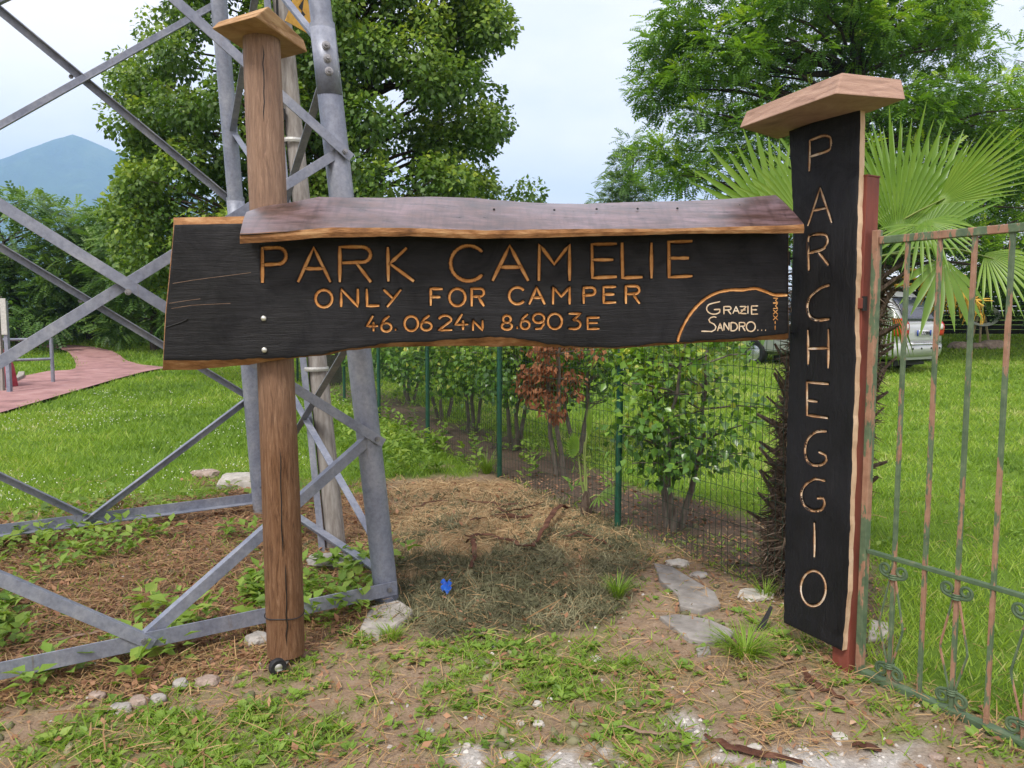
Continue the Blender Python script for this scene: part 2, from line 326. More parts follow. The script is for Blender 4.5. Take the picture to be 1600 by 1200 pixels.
MT['linden'] = leafmat('linden_leaf', [(0, (0.045, 0.095, 0.022)), (.4, (0.094, 0.180, 0.030)), (.75, (0.196, 0.301, 0.041)), (1, (0.344, 0.424, 0.061))], .38)
MT['locust'] = leafmat('locust_leaf', [(0, (0.053, 0.124, 0.022)), (.45, (0.123, 0.248, 0.031)), (.8, (0.236, 0.398, 0.039)), (1, (0.401, 0.531, 0.056))], .40)
MT['locust_far'] = leafmat('far_locust_leaf', [(0, (0.045, 0.103, 0.031)), (.5, (0.096, 0.184, 0.042)), (1, (0.184, 0.287, 0.056))], .38)
MT['camellia'] = leafmat('camellia_leaf', [(0, (0.036, 0.091, 0.021)), (.45, (0.088, 0.200, 0.027)), (.8, (0.221, 0.374, 0.038)), (1, (0.486, 0.510, 0.085))], .28, .28, .5)
MT['deadleaf'] = leafmat('dead_leaf', [(0, (0.102, 0.038, 0.019)), (.5, (0.252, 0.098, 0.043)), (1, (0.432, 0.216, 0.108))], .22, .7, .2, (1.2, .9, .7))
MT['palm'] = leafmat('palm_frond', [(0, (0.069, 0.150, 0.019)), (.5, (0.133, 0.247, 0.028)), (1, (0.223, 0.338, 0.051))], .35, .38, .45)
MT['petiole'] = simple('palm_petiole', [(.3, (.14, .20, .05)), (.7, (.25, .30, .09))], 9, rough=.5, bmp=.1)
MT['grass'] = leafmat('grass_blade', [(0, (0.091, 0.174, 0.028)), (.5, (0.218, 0.347, 0.041)), (.85, (0.304, 0.410, 0.062)), (1, (0.427, 0.442, 0.179))], .40, .5, .3)
MT['weed'] = leafmat('weed_leaf', [(0, (0.083, 0.163, 0.028)), (.5, (0.182, 0.299, 0.045)), (1, (0.319, 0.410, 0.080))], .35, .5, .3)
MT['straw'] = leafmat('straw', [(0, (0.190, 0.106, 0.047)), (.5, (0.414, 0.274, 0.134)), (1, (0.650, 0.493, 0.280))], .15, .75, .15, (1, .9, .7))
MT['litter'] = leafmat('leaf_litter', [(0, (0.107, 0.053, 0.032)), (.4, (0.266, 0.138, 0.077)), (.75, (0.431, 0.250, 0.149)), (1, (0.604, 0.421, 0.278))], .12, .8, .15, (1, .8, .6))
MT['oldhay'] = leafmat('rotting_grass_cuttings', [(0, (0.057, 0.060, 0.033)), (.5, (0.155, 0.152, 0.086)), (1, (0.345, 0.322, 0.193))], .12, .85, .1, (1, .95, .7))
MT['flower'] = leafmat('white_clover_flower', [(0, (.55, .58, .45)), (1, (.8, .8, .72))], .3, .7, .2, (1, 1, .9))
MT['twig'] = simple('dry_twig', [(.3, (.14, .085, .055)), (.7, (.30, .21, .15))], 20, rough=.9, bmp=.2)
MT['husk'] = simple('reddish_palm_husk', [(.3, (.035, .014, .009)), (.5, (.085, .036, .022)), (.75, (.18, .09, .055))], 12, (1, 1, 1), .75, .2, 0, .6, 50)
# ------------------------------------------------------------------ ground zones (laid out on the ground, looked up by where a place shows in the photo)
def sstep(a, b, x): t = np.clip((x - a) / (b - a), 0, 1); return t * t * (3 - 2 * t)
FENCE = [atZ(1232, 928, 0)[:2], atZ(965, 825, 0)[:2]]
fd = np.array([-.88, 1.80]); fd = fd / np.linalg.norm(fd)
FP = [FENCE[1] + fd * 1.98 * k for k in range(7)]            # fence posts, gate end first
FEND = FENCE[1] - fd * 1.72
fn = np.array([fd[1], -fd[0]])                                # pointing right, behind the fence
POSTXY = np.array([1.43, 3.20]); gd = np.array([.50, -.866])  # red gate post and the gate's direction
def zones(x, y):
    x = np.asarray(x, float); y = np.asarray(y, float); z = gz(x, y)
    px, py = proj(x, y, z); j = (fbm(x * 2.3, y * 2.3, 21) - .5); px = px + j * 60; py = py + j * 50
    side = (x - FENCE[1][0]) * fn[0] + (y - FENCE[1][1]) * fn[1]
    gs = np.where(y < POSTXY[1] + .3, (x - POSTXY[0]) * .866 + (y - POSTXY[1]) * .5 - .06, side)
    inside = sstep(-.05, .12, np.where(y < FEND[1], gs, side))
    bed = inside * (1 - sstep(.75, 1.2, side + j * .9)) * (y > 3.3) * sstep(20, 11, y) * sstep(1410, 1340, px)
    lawnR = inside * (1 - bed)
    yb = np.interp(px, [-600, 0, 160, 400, 520, 600, 700, 780], [870, 812, 790, 755, 762, 752, 735, 700])
    lawnL = (1 - inside) * sstep(20, -12, py - yb)
    yl = np.interp(px, [-600, 0, 250, 420, 560, 620], [1150, 1105, 1085, 1050, 985, 940])
    litter = (1 - inside) * (1 - lawnL) * sstep(15, -25, py - yl) * sstep(640, 560, px)
    a = ((px - 770) / 235) ** 2 + ((py - 872) / 125) ** 2
    mound = (1 - inside) * (1 - lawnL) * sstep(1.25, .85, a) * (1 - litter)
    pale = mound * sstep(900, 800, py + (px - 760) * .1 + 220 * (fbm(x * 5, y * 5, 13) - .5))
    gravel = sstep(.40, .54, .5 * fbm(x * 4, y * 4, 55) + .5 * fbm(x * 15, y * 15, 56)) * np.maximum(sstep(1160, 1180, py + 80 * j) * sstep(690, 730, px) * sstep(1010, 960, px), sstep(1128, 1165, py + 140 * j) * sstep(1040, 1090, px) * sstep(1480, 1400, px)) * (1 - inside)
    patch = np.clip(1 - lawnL - litter - mound - inside - gravel, 0, 1)
    gr = sstep(.38, .64, .6 * fbm(x * 2.2 + 9, y * 2.2, 31) + .4 * fbm(x * 9, y * 9, 37))
    gr = gr * sstep(930, 1010, py) * np.where(px > 1000, .55, 1)
    return dict(lawnL=lawnL, lawnR=lawnR, bed=bed, litter=litter, mound=mound, pale=pale, gravel=gravel, patch=patch, pgrass=patch * gr, inside=inside, px=px, py=py)
def axis(lo, hi, step, far, g=1.16):
    a = list(np.arange(lo, hi, step)); s = step; x = hi
    b = []
    while x < far: b.append(x); s *= g; x += s
    s = step; x = lo; c = []
    while x > -far: s *= g; x -= s; c.append(x)
    return np.array(c[::-1] + a + b + [far])
gx = axis(-4.2, 4.2, .040, 6000); gy = axis(1.8, 7.6, .038, 6000)
GX, GY = np.meshgrid(gx, gy); GZ = gz(GX, GY); zz = zones(GX, GY)
nx_, ny_ = len(gx), len(gy); idx = np.arange(nx_ * ny_).reshape(ny_, nx_)
Fq = np.stack([idx[:-1, :-1], idx[:-1, 1:], idx[1:, 1:], idx[1:, :-1]], -1).reshape(-1)
front = (GY < 1.2)
grass_w = np.where(front, .4, np.clip(zz['lawnL'] + zz['lawnR'] + .75 * zz['pgrass'], 0, 1))
gme = np_mesh('ground', np.c_[GX.ravel(), GY.ravel(), GZ.ravel()], Fq, 4,
              {'zone': np.c_[grass_w.ravel(), (zz['litter'] + .6 * zz['mound'] * 0).ravel(), np.where(front, 0, zz['gravel']).ravel()],
               'zone2': np.c_[zz['mound'].ravel(), zz['pale'].ravel(), zz['bed'].ravel()]}, smooth=True)
def groundmat():
    m, t, b = newmat('ground_soil')
    z = t.nodes.new('ShaderNodeAttribute'); z.attribute_name = 'zone'; s = t.nodes.new('ShaderNodeSeparateColor'); t.links.new(z.outputs['Color'], s.inputs[0])
    z2 = t.nodes.new('ShaderNodeAttribute'); z2.attribute_name = 'zone2'; s2 = t.nodes.new('ShaderNodeSeparateColor'); t.links.new(z2.outputs['Color'], s2.inputs[0])
    n = noise_node(t, 9, 9, .7); nf = noise_node(t, 70, 6, .7); nb = noise_node(t, 1.3, 5, .6)
    def rr(n_, st):
        r = ramp(t, st); t.links.new(n_.outputs[0], r.inputs[0]); return r.outputs[0]
    soil = mixc(t, .5, rr(n, [(.3, (.16, .105, .066)), (.5, (.28, .195, .128)), (.7, (.39, .295, .205))]), rr(nf, [(.3, (.17, .115, .075)), (.7, (.43, .325, .23))]))
    grass = mixc(t, .5, rr(nb, [(.3, (.07, .145, .018)), (.7, (.15, .24, .03))]), rr(nf, [(.3, (.05, .10, .016)), (.7, (.16, .25, .03))]))
    lit = mixc(t, .5, rr(n, [(.3, (.085, .05, .03)), (.5, (.20, .12, .075)), (.7, (.32, .215, .14))]), rr(nf, [(.3, (.085, .05, .03)), (.7, (.34, .225, .15))]))
    gra = mixc(t, .6, rr(n, [(.3, (.36, .33, .30)), (.7, (.55, .53, .50))]), rr(nf, [(.3, (.28, .25, .22)), (.7, (.66, .64, .60))]))
    hay = mixc(t, .5, rr(n, [(.3, (.085, .08, .048)), (.7, (.20, .185, .11))]), rr(nf, [(.3, (.05, .045, .026)), (.7, (.17, .15, .085))]))
    pal = rr(nf, [(.3, (.22, .13, .06)), (.7, (.46, .33, .18))])
    bed = mixc(t, .5, rr(n, [(.3, (.055, .036, .026)), (.7, (.14, .10, .075))]), rr(nf, [(.3, (.05, .034, .024)), (.7, (.2, .15, .11))]))
    c = mixc(t, s.outputs[0], soil, grass); c = mixc(t, s.outputs[1], c, lit); c = mixc(t, s.outputs[2], c, gra)
    c = mixc(t, s2.outputs[0], c, hay); c = mixc(t, s2.outputs[1], c, pal); c = mixc(t, s2.outputs[2], c, bed)
    t.links.new(c, b.inputs['Base Color']); b.inputs['Roughness'].default_value = .95; b.inputs['Specular IOR Level'].default_value = .1
    bump(t, b, nf.outputs[0], .8, .02); return m
ground = link_mesh('ground', gme, groundmat(), kind='structure')

# reddish asphalt path winding away on the left
left = [(-420, 800), (-150, 690), (0, 648), (90, 622), (150, 604), (200, 590), (262, 577), (330, 570), (420, 566)]
right = [(-420, 600), (-60, 605), (20, 596), (45, 590), (110, 586), (118, 570), (112, 556), (98, 546), (75, 541)]
PL = [atG(*p)[:2] for p in [(-420, 800), (-150, 700), (0, 650), (60, 632), (120, 614), (180, 596), (225, 584), (262, 577)]]
PR = [atG(*p)[:2] for p in [(-420, 640), (-150, 615), (0, 596), (40, 590), (75, 583), (110, 581), (120, 578), (128, 576)]]
PL2 = [atG(*p)[:2] for p in [(262, 577), (222, 573), (200, 567), (188, 558), (176, 551), (150, 545), (120, 542), (60, 540)]]
PR2 = [atG(*p)[:2] for p in [(118, 579), (119, 572), (116, 564), (112, 558), (106, 552), (92, 548), (70, 545), (30, 543)]]
mb = MB()
for A, B in ((PL, PR), (PL2, PR2)):
    AA = []; BB = []
    for i in range(len(A) - 1):
        for k in range(6):
            AA.append(A[i] + (A[i + 1] - A[i]) * k / 6); BB.append(B[i] + (B[i + 1] - B[i]) * k / 6)
    AA.append(A[-1]); BB.append(B[-1]); rows = []; nn = 12
    for a, b in zip(AA, BB):
        for k in range(nn + 1):
            q = a + (b - a) * k / nn; rows.append((q[0], q[1], float(gz(q[0], q[1])) + .05 + (.004 if A is PL2 else 0)))
    m_ = len(AA); mb.add(rows, [(i * (nn + 1) + k, i * (nn + 1) + k + 1, (i + 1) * (nn + 1) + k + 1, (i + 1) * (nn + 1) + k) for i in range(m_ - 1) for k in range(nn)])
MT['path'] = simple('faded_red_asphalt', [(.3, (.20, .115, .11)), (.5, (.33, .185, .178)), (.62, (.37, .22, .21)), (.75, (.44, .30, .28))], 2.6, rough=.9, spec=.15, bmp=.3, bscale=60)
mb.build('path', MT['path'], kind='structure', smooth=True)
# lane to the right of the tree, seen right behind the path: a short concrete kerb on the near bend
# ------------------------------------------------------------------ mountain and the air in between
mv = []; NXm, NYm = 150, 50
for j in range(NYm + 1):
    for i in range(NXm + 1):
        X = -4200 + 5200 * i / NXm; Y = 2150 + 1600 * j / NYm
        pxm = 800 + F * X / 2900
        prof = np.interp(pxm, [-900, -500, -250, -60, 0, 45, 90, 118, 150, 190, 260, 400, 700, 1200], [420, 300, 330, 285, 256, 240, 226, 219, 230, 250, 290, 350, 420, 470])
        top = (497 - prof) / F * 2950
        k = max(0, 1 - abs(Y - 2950) / 800.) ** .8
        z = top * k * (1 + .25 * (1 - k) * mnoise.fractal((X / 170., Y / 400., 3.3), .9, 2.1, 4)) + 110 * k * (mnoise.fractal((X / 230., Y / 230., 1.3), .9, 2.1, 6)) * (.12 if k > .93 else .7)
        mv.append((X, Y, max(z, -5) + 1.5))
mf = [(j * (NXm + 1) + i, j * (NXm + 1) + i + 1, (j + 1) * (NXm + 1) + i + 1, (j + 1) * (NXm + 1) + i) for j in range(NYm) for i in range(NXm)]
MT['mountain'] = simple('forested_mountain', [(.35, (.012, .028, .014)), (.55, (.04, .075, .028)), (.68, (.085, .12, .055)), (.78, (.30, .28, .24))], .009, rough=.95, spec=.05, bmp=1, bscale=.05, bdist=12)
MB().add(mv, mf).build('mountain', MT['mountain'], smooth=True, kind='structure', fix=False)

# ------------------------------------------------------------------ swinging barrier: post on a caster, carved board, little roof
bar = thing('barrier_sign', 'long black wooden sign reading PARK CAMELIE on a round post with caster wheel', 'sign', atG(447, 1046))
BL = np.array([-1.38, 3.12, 0.]); BR = np.array([1.20, 3.34, 0.]); bu = (BR - BL) / np.linalg.norm(BR - BL)
bn = np.array([bu[1], -bu[0], 0.])                             # board normal, towards the camera
bz = np.array([0, 0, 1.])
def bp(px, py, off=0.): return onplane(px, py, BL + bn * off, bn)
def buv(px, py): q = bp(px, py) - BL; return np.array([np.dot(q, bu), q[2]])
# glyphs: strokes in a unit box, y down
def arc(cx, cy, rx, ry, a0, a1, n=12): return [(cx + rx * math.cos(R(a0 + (a1 - a0) * i / n)), cy + ry * math.sin(R(a0 + (a1 - a0) * i / n))) for i in range(n + 1)]
GL = {
 'P': [[(0, 1), (0, 0)], [(0, .02), (.6, 0)] + arc(.66, .24, .34, .235, -90, 90) + [(0, .5)]],
 'A': [[(0, 1), (.48, 0), (1, 1)], [(.22, .62), (.78, .62)]],
 'R': [[(0, 1), (0, 0), (.7, .0)] + arc(.72, .22, .28, .22, -90, 90, 8) + [(.1, .46)], [(.55, .48), (1, 1)]],
 'K': [[(0, 0), (.02, 1)], [(.72, .02), (.08, .48), (1, 1)]],
 'C': [arc(.58, .5, .56, .5, -42, -318, 20)],
 'M': [[(0, 1), (.02, 0), (.5, .55), (1, 0), (1, 1)]],
 'E': [[(1, 0), (0, .02), (.02, 1), (1, .97)], [(.02, .47), (.85, .47)]],
 'L': [[(0, 0), (.03, 1), (1, .98)]],
 'I': [[(.5, 0), (.5, 1)]],
 'O': [arc(.5, .5, .5, .5, 0, 360, 22)],
 'N': [[(0, 1), (0, 0), (1, 1), (1, 0)]],
 'Y': [[(0, 0), (.5, .48)], [(1, 0), (.2, 1)]],
 'F': [[(1, .02), (0, 0), (0, 1)], [(0, .5), (.8, .5)]],
 'X': [[(0, 0), (1, 1)], [(1, 0), (0, 1)]], 'H': [[(0, 0), (0, 1)], [(1, 0), (1, 1)], [(0, .5), (1, .5)]],
 'Z': [[(0, 0), (1, 0), (0, 1), (1, 1)], [(.15, .52), (.85, .48)]],
 'D': [[(0, 1), (0, 0)] + arc(.3, .5, .7, .5, -80, 80, 10) + [(0, 1)]],
 'G': [[(.9, .02), (.5, .12)] + arc(.5, .56, .5, .44, -115, -320, 14)[1:] + [(.9, .62), (.5, .64)]],
 'S': [[(1, .04), (.85, 0), (.62, .06), (.5, .2), (.56, .36), (.85, .5), (.98, .68), (.92, .88), (.7, 1), (0, .98)]],
 'S2': [[(0, 0), (1, 0), (.5, .5), (1, 1), (0, 1)]],
 '4': [[(.55, 0), (0, .68), (1, .66)], [(.62, .42), (.62, 1)]],
 '6': [[(.75, 0), (.3, .25), (.05, .6)] + arc(.5, .72, .46, .28, 190, -150, 16)],
 '0': [arc(.5, .5, .5, .5, 0, 360, 22)],
 '2': [arc(.5, .27, .45, .27, 190, 385, 10) + [(.0, 1), (1, .98)]],
 '8': [arc(.5, .25, .38, .25, 90, 450, 14), arc(.5, .75, .5, .25, -90, 270, 16)],
 '9': [arc(.5, .3, .46, .3, 20, 380, 16) + [(.92, .7), (.7, .96), (.25, 1)]],
 '3': [[(0, 0), (.95, 0), (.35, .42)] + arc(.45, .7, .5, .3, -70, 110, 10) + [(0, .97)]],
 '.': [[(.4, .5), (.6, .5)]],
}
LT = []   # (glyph, x0, y0, x1, y1, stroke width px, material)
for g_, a in zip('PARKCAMELIE', [(410, 387, 447, 441), (466, 387, 516, 440), (531, 386, 579, 440), (606, 387, 646, 439), (703, 384, 753, 439), (770, 384, 825, 438), (842, 382, 890, 438), (925, 381, 963, 434), (972, 380, 1003, 434), (1013, 380, 1023, 434), (1045, 377, 1081, 433)]): LT.append((g_, *a, 5.6, 'groove'))
for g_, a in zip('ONLYFORCAMPER', [(493, 453, 519, 480), (533, 452, 559, 479), (573, 452, 592, 478), (600, 453, 626, 479), (673, 451, 691, 477), (702, 451, 727, 478), (737, 451, 756, 478), (795, 449, 818, 475), (827, 449, 851, 475), (864, 449, 890, 475), (912, 449, 930, 474), (943, 448, 962, 473), (978, 447, 999, 474)]): LT.append((g_, *a, 4.3, 'groove'))
for g_, a in zip('46.0624N8.6903E', [(573, 494, 590, 517), (595, 494, 612, 518), (615, 512, 621, 518), (632, 494, 653, 517), (657, 493, 675, 516), (685, 493, 706, 516), (711, 491, 731, 515), (739, 501, 754, 516), (784, 493, 800, 515), (805, 509, 811, 515), (813, 491, 828, 514), (832, 490, 851, 514), (856, 490, 878, 514), (889, 490, 908, 514), (918, 496, 936, 514)]): LT.append((g_, *a, 3.8, 'groove'))
for g_, a in zip('GRAZIE', [(1104, 471, 1127, 491), (1131, 479, 1142, 491), (1145, 479, 1155, 490), (1156, 479, 1166, 490), (1166, 478, 1171, 490), (1174, 478, 1184, 491)]): LT.append((g_, *a, 1.8, 'groove_pale'))
for g_, a in zip('SANDRO...', [(1096, 495, 1119, 518), (1121, 505, 1129, 517), (1131, 504, 1139, 516), (1142, 504, 1152, 517), (1155, 504, 1164, 517), (1166, 503, 1180, 518), (1182, 514, 1186, 518), (1188, 514, 1192, 518), (1194, 514, 1198, 518)]): LT.append((g_, *a, 1.8, 'groove_pale'))
for g_, a in zip(['S2', 'S2', 'X', 'X', 'I', 'I'], [(1208, 466, 1215, 473), (1208, 474, 1215, 482), (1208, 484, 1215, 491), (1208, 493, 1215, 500), (1208, 502, 1214, 506), (1208, 509, 1214, 515)]): LT.append((g_, *a, 1.3, 'groove'))
ARC = [(860 + a / 4, 290 + b / 4) for a, b in [(797, 972), (805, 940), (825, 890), (870, 810), (920, 750), (980, 700), (1050, 667), (1130, 652), (1200, 652), (1280, 643), (1340, 660), (1400, 683), (1478, 684)]]
def glyph_strokes(g_, x0, y0, x1, y1): return [[(x0 + (x1 - x0) * a, y0 + (y1 - y0) * b) for a, b in st] for st in GL[g_]]
PXM = 3.22 / F                                               # metres per photo pixel on the boards
def seg_dist(P, st):
    d = np.full(len(P), 9.)
    for a, b in zip(st[:-1], st[1:]):
        a = np.array(a); b = np.array(b); ab = b - a; t = np.clip(((P - a) @ ab) / (ab @ ab + 1e-12), 0, 1)
        d = np.minimum(d, np.linalg.norm(P - a - t[:, None] * ab, axis=1))
    return d
def carve(UV, letters, depth=.006):
    """depth below the face at each board vertex"""
    D = np.zeros(len(UV))
    for sts, hw in letters:
        pts = np.array([q for s in sts for q in s]); lo = pts.min(0) - hw * 1.5; hi = pts.max(0) + hw * 1.5
        k = np.where((UV[:, 0] > lo[0]) & (UV[:, 0] < hi[0]) & (UV[:, 1] > lo[1]) & (UV[:, 1] < hi[1]))[0]
        if not len(k): continue
        d = np.min([seg_dist(UV[k], s) for s in sts], axis=0)
        D[k] = np.maximum(D[k], np.where(d < hw * .95, depth * 1.5, 0))
    return D
def smooth_path(st, n=3):
    P = [np.array(p) for p in st]; o = []
    for i in range(len(P) - 1):
        for k in range(n): o.append(P[i] + (P[i + 1] - P[i]) * k / n)
    return o + [P[-1]]
def catmull(st, n=8):
    P = [np.array(p) for p in st]; P = [2 * P[0] - P[1]] + P + [2 * P[-1] - P[-2]]; o = []
    for i in range(1, len(P) - 2):
        for k in range(n):
            t = k / n; a, b, c, d = P[i - 1:i + 3]; o.append(.5 * ((2 * b) + (c - a) * t + (2 * a - 5 * b + 4 * c - d) * t * t + (-a + 3 * b - 3 * c + d) * t ** 3))
    return o + [P[-2]]
def groove_mesh(mb, st, hw, to3d, depth, seed, curved=False):
    """hollow channel along a stroke, its rims level with the face"""
    pts = smooth_path(catmull(st) if curved else st, 4 if not curved else 1); m = len(pts); rows = []
    prof = [(-1.12, .0007), (-.8, -.30 * depth), (-.35, -.85 * depth), (.0, -depth), (.35, -.85 * depth), (.8, -.30 * depth), (1.12, .0007)]
    rr = random.Random(seed)
    t0 = pts[1] - pts[0]; t0 = t0 / (np.linalg.norm(t0) + 1e-9); t1 = pts[-1] - pts[-2]; t1 = t1 / (np.linalg.norm(t1) + 1e-9)
    closed = np.linalg.norm(pts[0] - pts[-1]) < 1e-4
    if not closed: pts[0] = pts[0] - t0 * hw * .3; pts[-1] = pts[-1] + t1 * hw * .3
    for i, p in enumerate(pts):
        a = pts[i - 1] if i else (pts[-2] if closed else pts[0]); b = pts[i + 1] if i < m - 1 else (pts[1] if closed else pts[-1])
        t = b - a; t = t / (np.linalg.norm(t) + 1e-9); nrm = np.array([-t[1], t[0]]); j = 1 + .34 * (rr.random() - .5)
        if not closed and i in (0, m - 1): j *= .72
        for k, (s_, z_) in enumerate(prof): rows.append(to3d(p + nrm * s_ * hw * j, z_ if not (not closed and i in (0, m - 1)) else .0007))
    q = len(prof); mb.add(rows, [(i * q + k, i * q + k + 1, (i + 1) * q + k + 1, (i + 1) * q + k) for i in range(m - 1) for k in range(q - 1)])
def burn(o, hw):
    if hw < .003: return
    o.data.materials.append(MT['burnt'])
    for i, p in enumerate(o.data.polygons):
        if i % 6 in (0, 5): p.material_index = 1
# board face: a structured sheet between its live edges
topx = [(255, 351), (272, 351), (380, 349), (700, 348), (1232, 346)]
botx = [(250, 564), (340, 563), (400, 560), (440, 560), (470, 557), (503, 554), (541, 546), (600, 537), (640, 535), (680, 533), (720, 530), (765, 527), (800, 528), (830, 532), (856, 538), (890, 541), (931, 542), (967, 543), (1000, 540), (1035, 536), (1080, 534), (1125, 531), (1180, 527), (1235, 521)]
rimb = [(250, 578), (300, 578), (380, 571), (440, 562), (470, 558), (503, 556), (541, 548), (600, 542), (680, 541), (765, 541), (830, 541), (856, 542), (890, 543), (931, 544), (967, 545), (1035, 539), (1125, 534), (1180, 532), (1235, 531)]
rimt = [(255, 341), (272, 340), (380, 338), (1235, 340)]
leftx = [(351, 272), (410, 267), (490, 259), (564, 255)]
def pxl(tab, x): return np.interp(x, [a for a, b in tab], [b for a, b in tab])
def sheet(nu, nv, tb, bt, xl, xr):
    V = []
    for j in range(nv + 1):
        for i in range(nu + 1):
            v = j / nv; y0 = pxl(tb, xl(.5) if i == 0 else 700); x = xl(v) + (xr(v) - xl(v)) * i / nu
            y = pxl(tb, x) + (pxl(bt, x) - pxl(tb, x)) * v
            V.append((x, y))
    return V
nu, nv = 620, 136
xl = lambda v: np.interp(351 + v * 213, [a for a, b in leftx], [b for a, b in leftx]); xr = lambda v: 1232.
u_ = np.linspace(0, 1, nu + 1); v_ = np.linspace(0, 1, nv + 1); UU, VV = np.meshgrid(u_, v_)
XL = np.interp(351 + VV * 213, [a for a, b in leftx], [b for a, b in leftx]); PX = XL + (1232 - XL) * UU
T_ = np.interp(PX, *zip(*topx)); B_ = np.interp(PX, *zip(*botx)) + (vnoise(PX / 9, PX * 0, 77) - .5) * 2; PY = T_ + (B_ - T_) * VV
dx = (PX - 800) / F; dy = (600 - PY) / F; DV = np.stack([dx, cP + dy * sP, -sP + dy * cP], -1).reshape(-1, 3)
tt = ((BL - CAM) @ bn) / (DV @ bn); P3 = CAM + DV * tt[:, None]
UV = np.c_[(P3 - BL) @ bu, P3[:, 2]]
letters = []
for L_ in LT:
    letters.append(([[buv(*q) for q in s] for s in glyph_strokes(*L_[:5])], L_[5] * .5 * PXM, L_))
letters.append(([[buv(*q) for q in ARC]], 4.8 * .5 * PXM, ('arc', 0, 0, 0, 0, 6, 'groove')))
depths = carve(UV, [(a, b) for a, b, c in letters if b > .005])
edgew = np.minimum(np.minimum(UU, 1 - UU) * 2600, np.minimum(VV, 1 - VV) * 560).ravel()
P3 = P3 - bn * (depths + .003 * np.exp(-edgew / 5) + .0016 * fbm(UV[:, 0] * 5, UV[:, 1] * 60, 8))[:, None]
idx = np.arange((nu + 1) * (nv + 1)).reshape(nv + 1, nu + 1)
Fq = np.stack([idx[:-1, :-1], idx[1:, :-1], idx[1:, 1:], idx[:-1, 1:]], -1).reshape(-1)
board = link_mesh('sign_board', np_mesh('sign_board', P3, Fq, 4, smooth=True), MT['char'], bar)
# live edges and back
bound = [(0, i) for i in range(0, nu + 1, 5)] + [(j, nu) for j in range(8, nv + 1, 8)] + [(nv, i) for i in range(nu - 5, -1, -5)] + [(j, 0) for j in range(nv - 8, 0, -8)]
BT = .055; r0 = []; r1 = []; r2 = []
for j, i in bound:
    x, y = PX[j, i], PY[j, i]; p = P3[idx[j, i]]
    yy = y; xx = x
    if j == 0: yy = float(np.interp(x, *zip(*rimt)))
    if j == nv: yy = max(float(np.interp(x, *zip(*rimb))) + 2.2 * (fbm(x / 14, 0, 5) - .5), y + 1.5)
    if i == 0: xx = x - .6 + 1.0 * (vnoise(y / 7, 0, 4) - .5)
    r0.append(p); r1.append(bp(xx, yy, -.03)); r2.append(bp(xx, yy, -BT))
n_ = len(bound); mb = MB(); mb.add(r0 + r1 + r2, [(k, (k + 1) % n_, n_ + (k + 1) % n_, n_ + k) for k in range(n_)] + [(n_ + k, n_ + (k + 1) % n_, 2 * n_ + (k + 1) % n_, 2 * n_ + k) for k in range(n_)] + [tuple(2 * n_ + k for k in range(n_))])
mb.build('live_edge', MT['liveedge'], board, fix=False)
def b3(p, z): return BL * np.array([1, 1, 0]) + bu * p[0] + bz * p[1] + bn * z
for k, (sts, hw, L_) in enumerate(letters):
    mb = MB()
    for q, s in enumerate(sts):
        if hw > .005: groove_mesh(mb, s, hw, b3, .006, k * 7 + q, L_[0] == 'arc')
        else:                                                # the fine lettering is scratched pale into the black
            groove_mesh(mb, s, hw, lambda p, z: b3(p, .0012 + (.0004 if z < 0 else 0)), .001, k * 7 + q)
    burn(mb.build('carved_arc' if L_[0] == 'arc' else 'letter', MT[L_[6]], board, smooth=True, fix=False), hw)
# nail holes / coach bolts and the split at the left end
for a, b in ((412, 497.5), (413, 547)):
    c = bp(a, b, .001); MB().lathe([(.0, .006), (.008, .006), (.011, .003), (.012, 0)], c, bn, 12).build('bolt_head', MT['zinc'], board, smooth=True)
mb = MB(); mb.tube([bp(*q, .0015) for q in [(258, 512), (270, 508), (282, 504), (291, 500), (293, 498)]], [.0015, .002, .002, .0025, .004], 5); mb.build('crack', MT['black'], board)
for st in ([(270, 443), (300, 438), (330, 434), (392, 426)], [(264, 474), (290, 470), (313, 467)], [(268, 482), (300, 477), (360, 474)]):
    mb = MB(); mb.tube([bp(*q, -.0006) for q in st], .0009, 5); mb.build('scratch', MT['twig'], board)
# little roof plank over the lettering
rtop = [(385, 331), (412, 322), (452, 317), (485, 309.5), (500, 307.5), (540, 308.5), (600, 309), (680, 307), (740, 309.5), (785, 313), (837, 317), (912, 318.5), (987, 315.5), (1072, 314), (1110, 312), (1160, 309), (1212, 304.5)]
rcr = [(375, 365), (440, 362), (515, 355.5), (640, 356), (762, 360), (875, 358), (1060, 357), (1100, 355.5), (1230, 352), (1256, 350)]
rbt = [(375, 381), (440, 377), (500, 371), (640, 369), (740, 373), (860, 371), (1060, 365.5), (1257, 364)]
rows = []; nr = 80; K = 9; OVER = .13; BACK = -.05
for i in range(nr + 1):
    s = i / nr; xt = 385 + (1212 - 385) * s; xf = 375 + (1256 - 375) * s
    t3 = bp(xt, float(np.interp(xt, *zip(*rtop))), BACK); c3 = bp(xf, float(np.interp(xf, *zip(*rcr))), OVER); f3 = bp(xf, float(np.interp(xf, *zip(*rbt))) + 1.5 * (float(fbm(xf / 20, 0, 9)) - .5), OVER - .004)
    ndir = np.cross(bu, c3 - t3); ndir /= np.linalg.norm(ndir); ndir *= 1 if ndir[2] > 0 else -1
    back = t3 - ndir * .03
    ring = [t3 + (c3 - t3) * k / (K - 1) + ndir * (.006 * math.sin(math.pi * k / (K - 1)) + .003 * (float(fbm(xf / 15, k * 1.0, 3)) - .5)) for k in range(K)] + [c3 * .5 + f3 * .5 + bn * .004, f3, back]
    rows.append(ring)
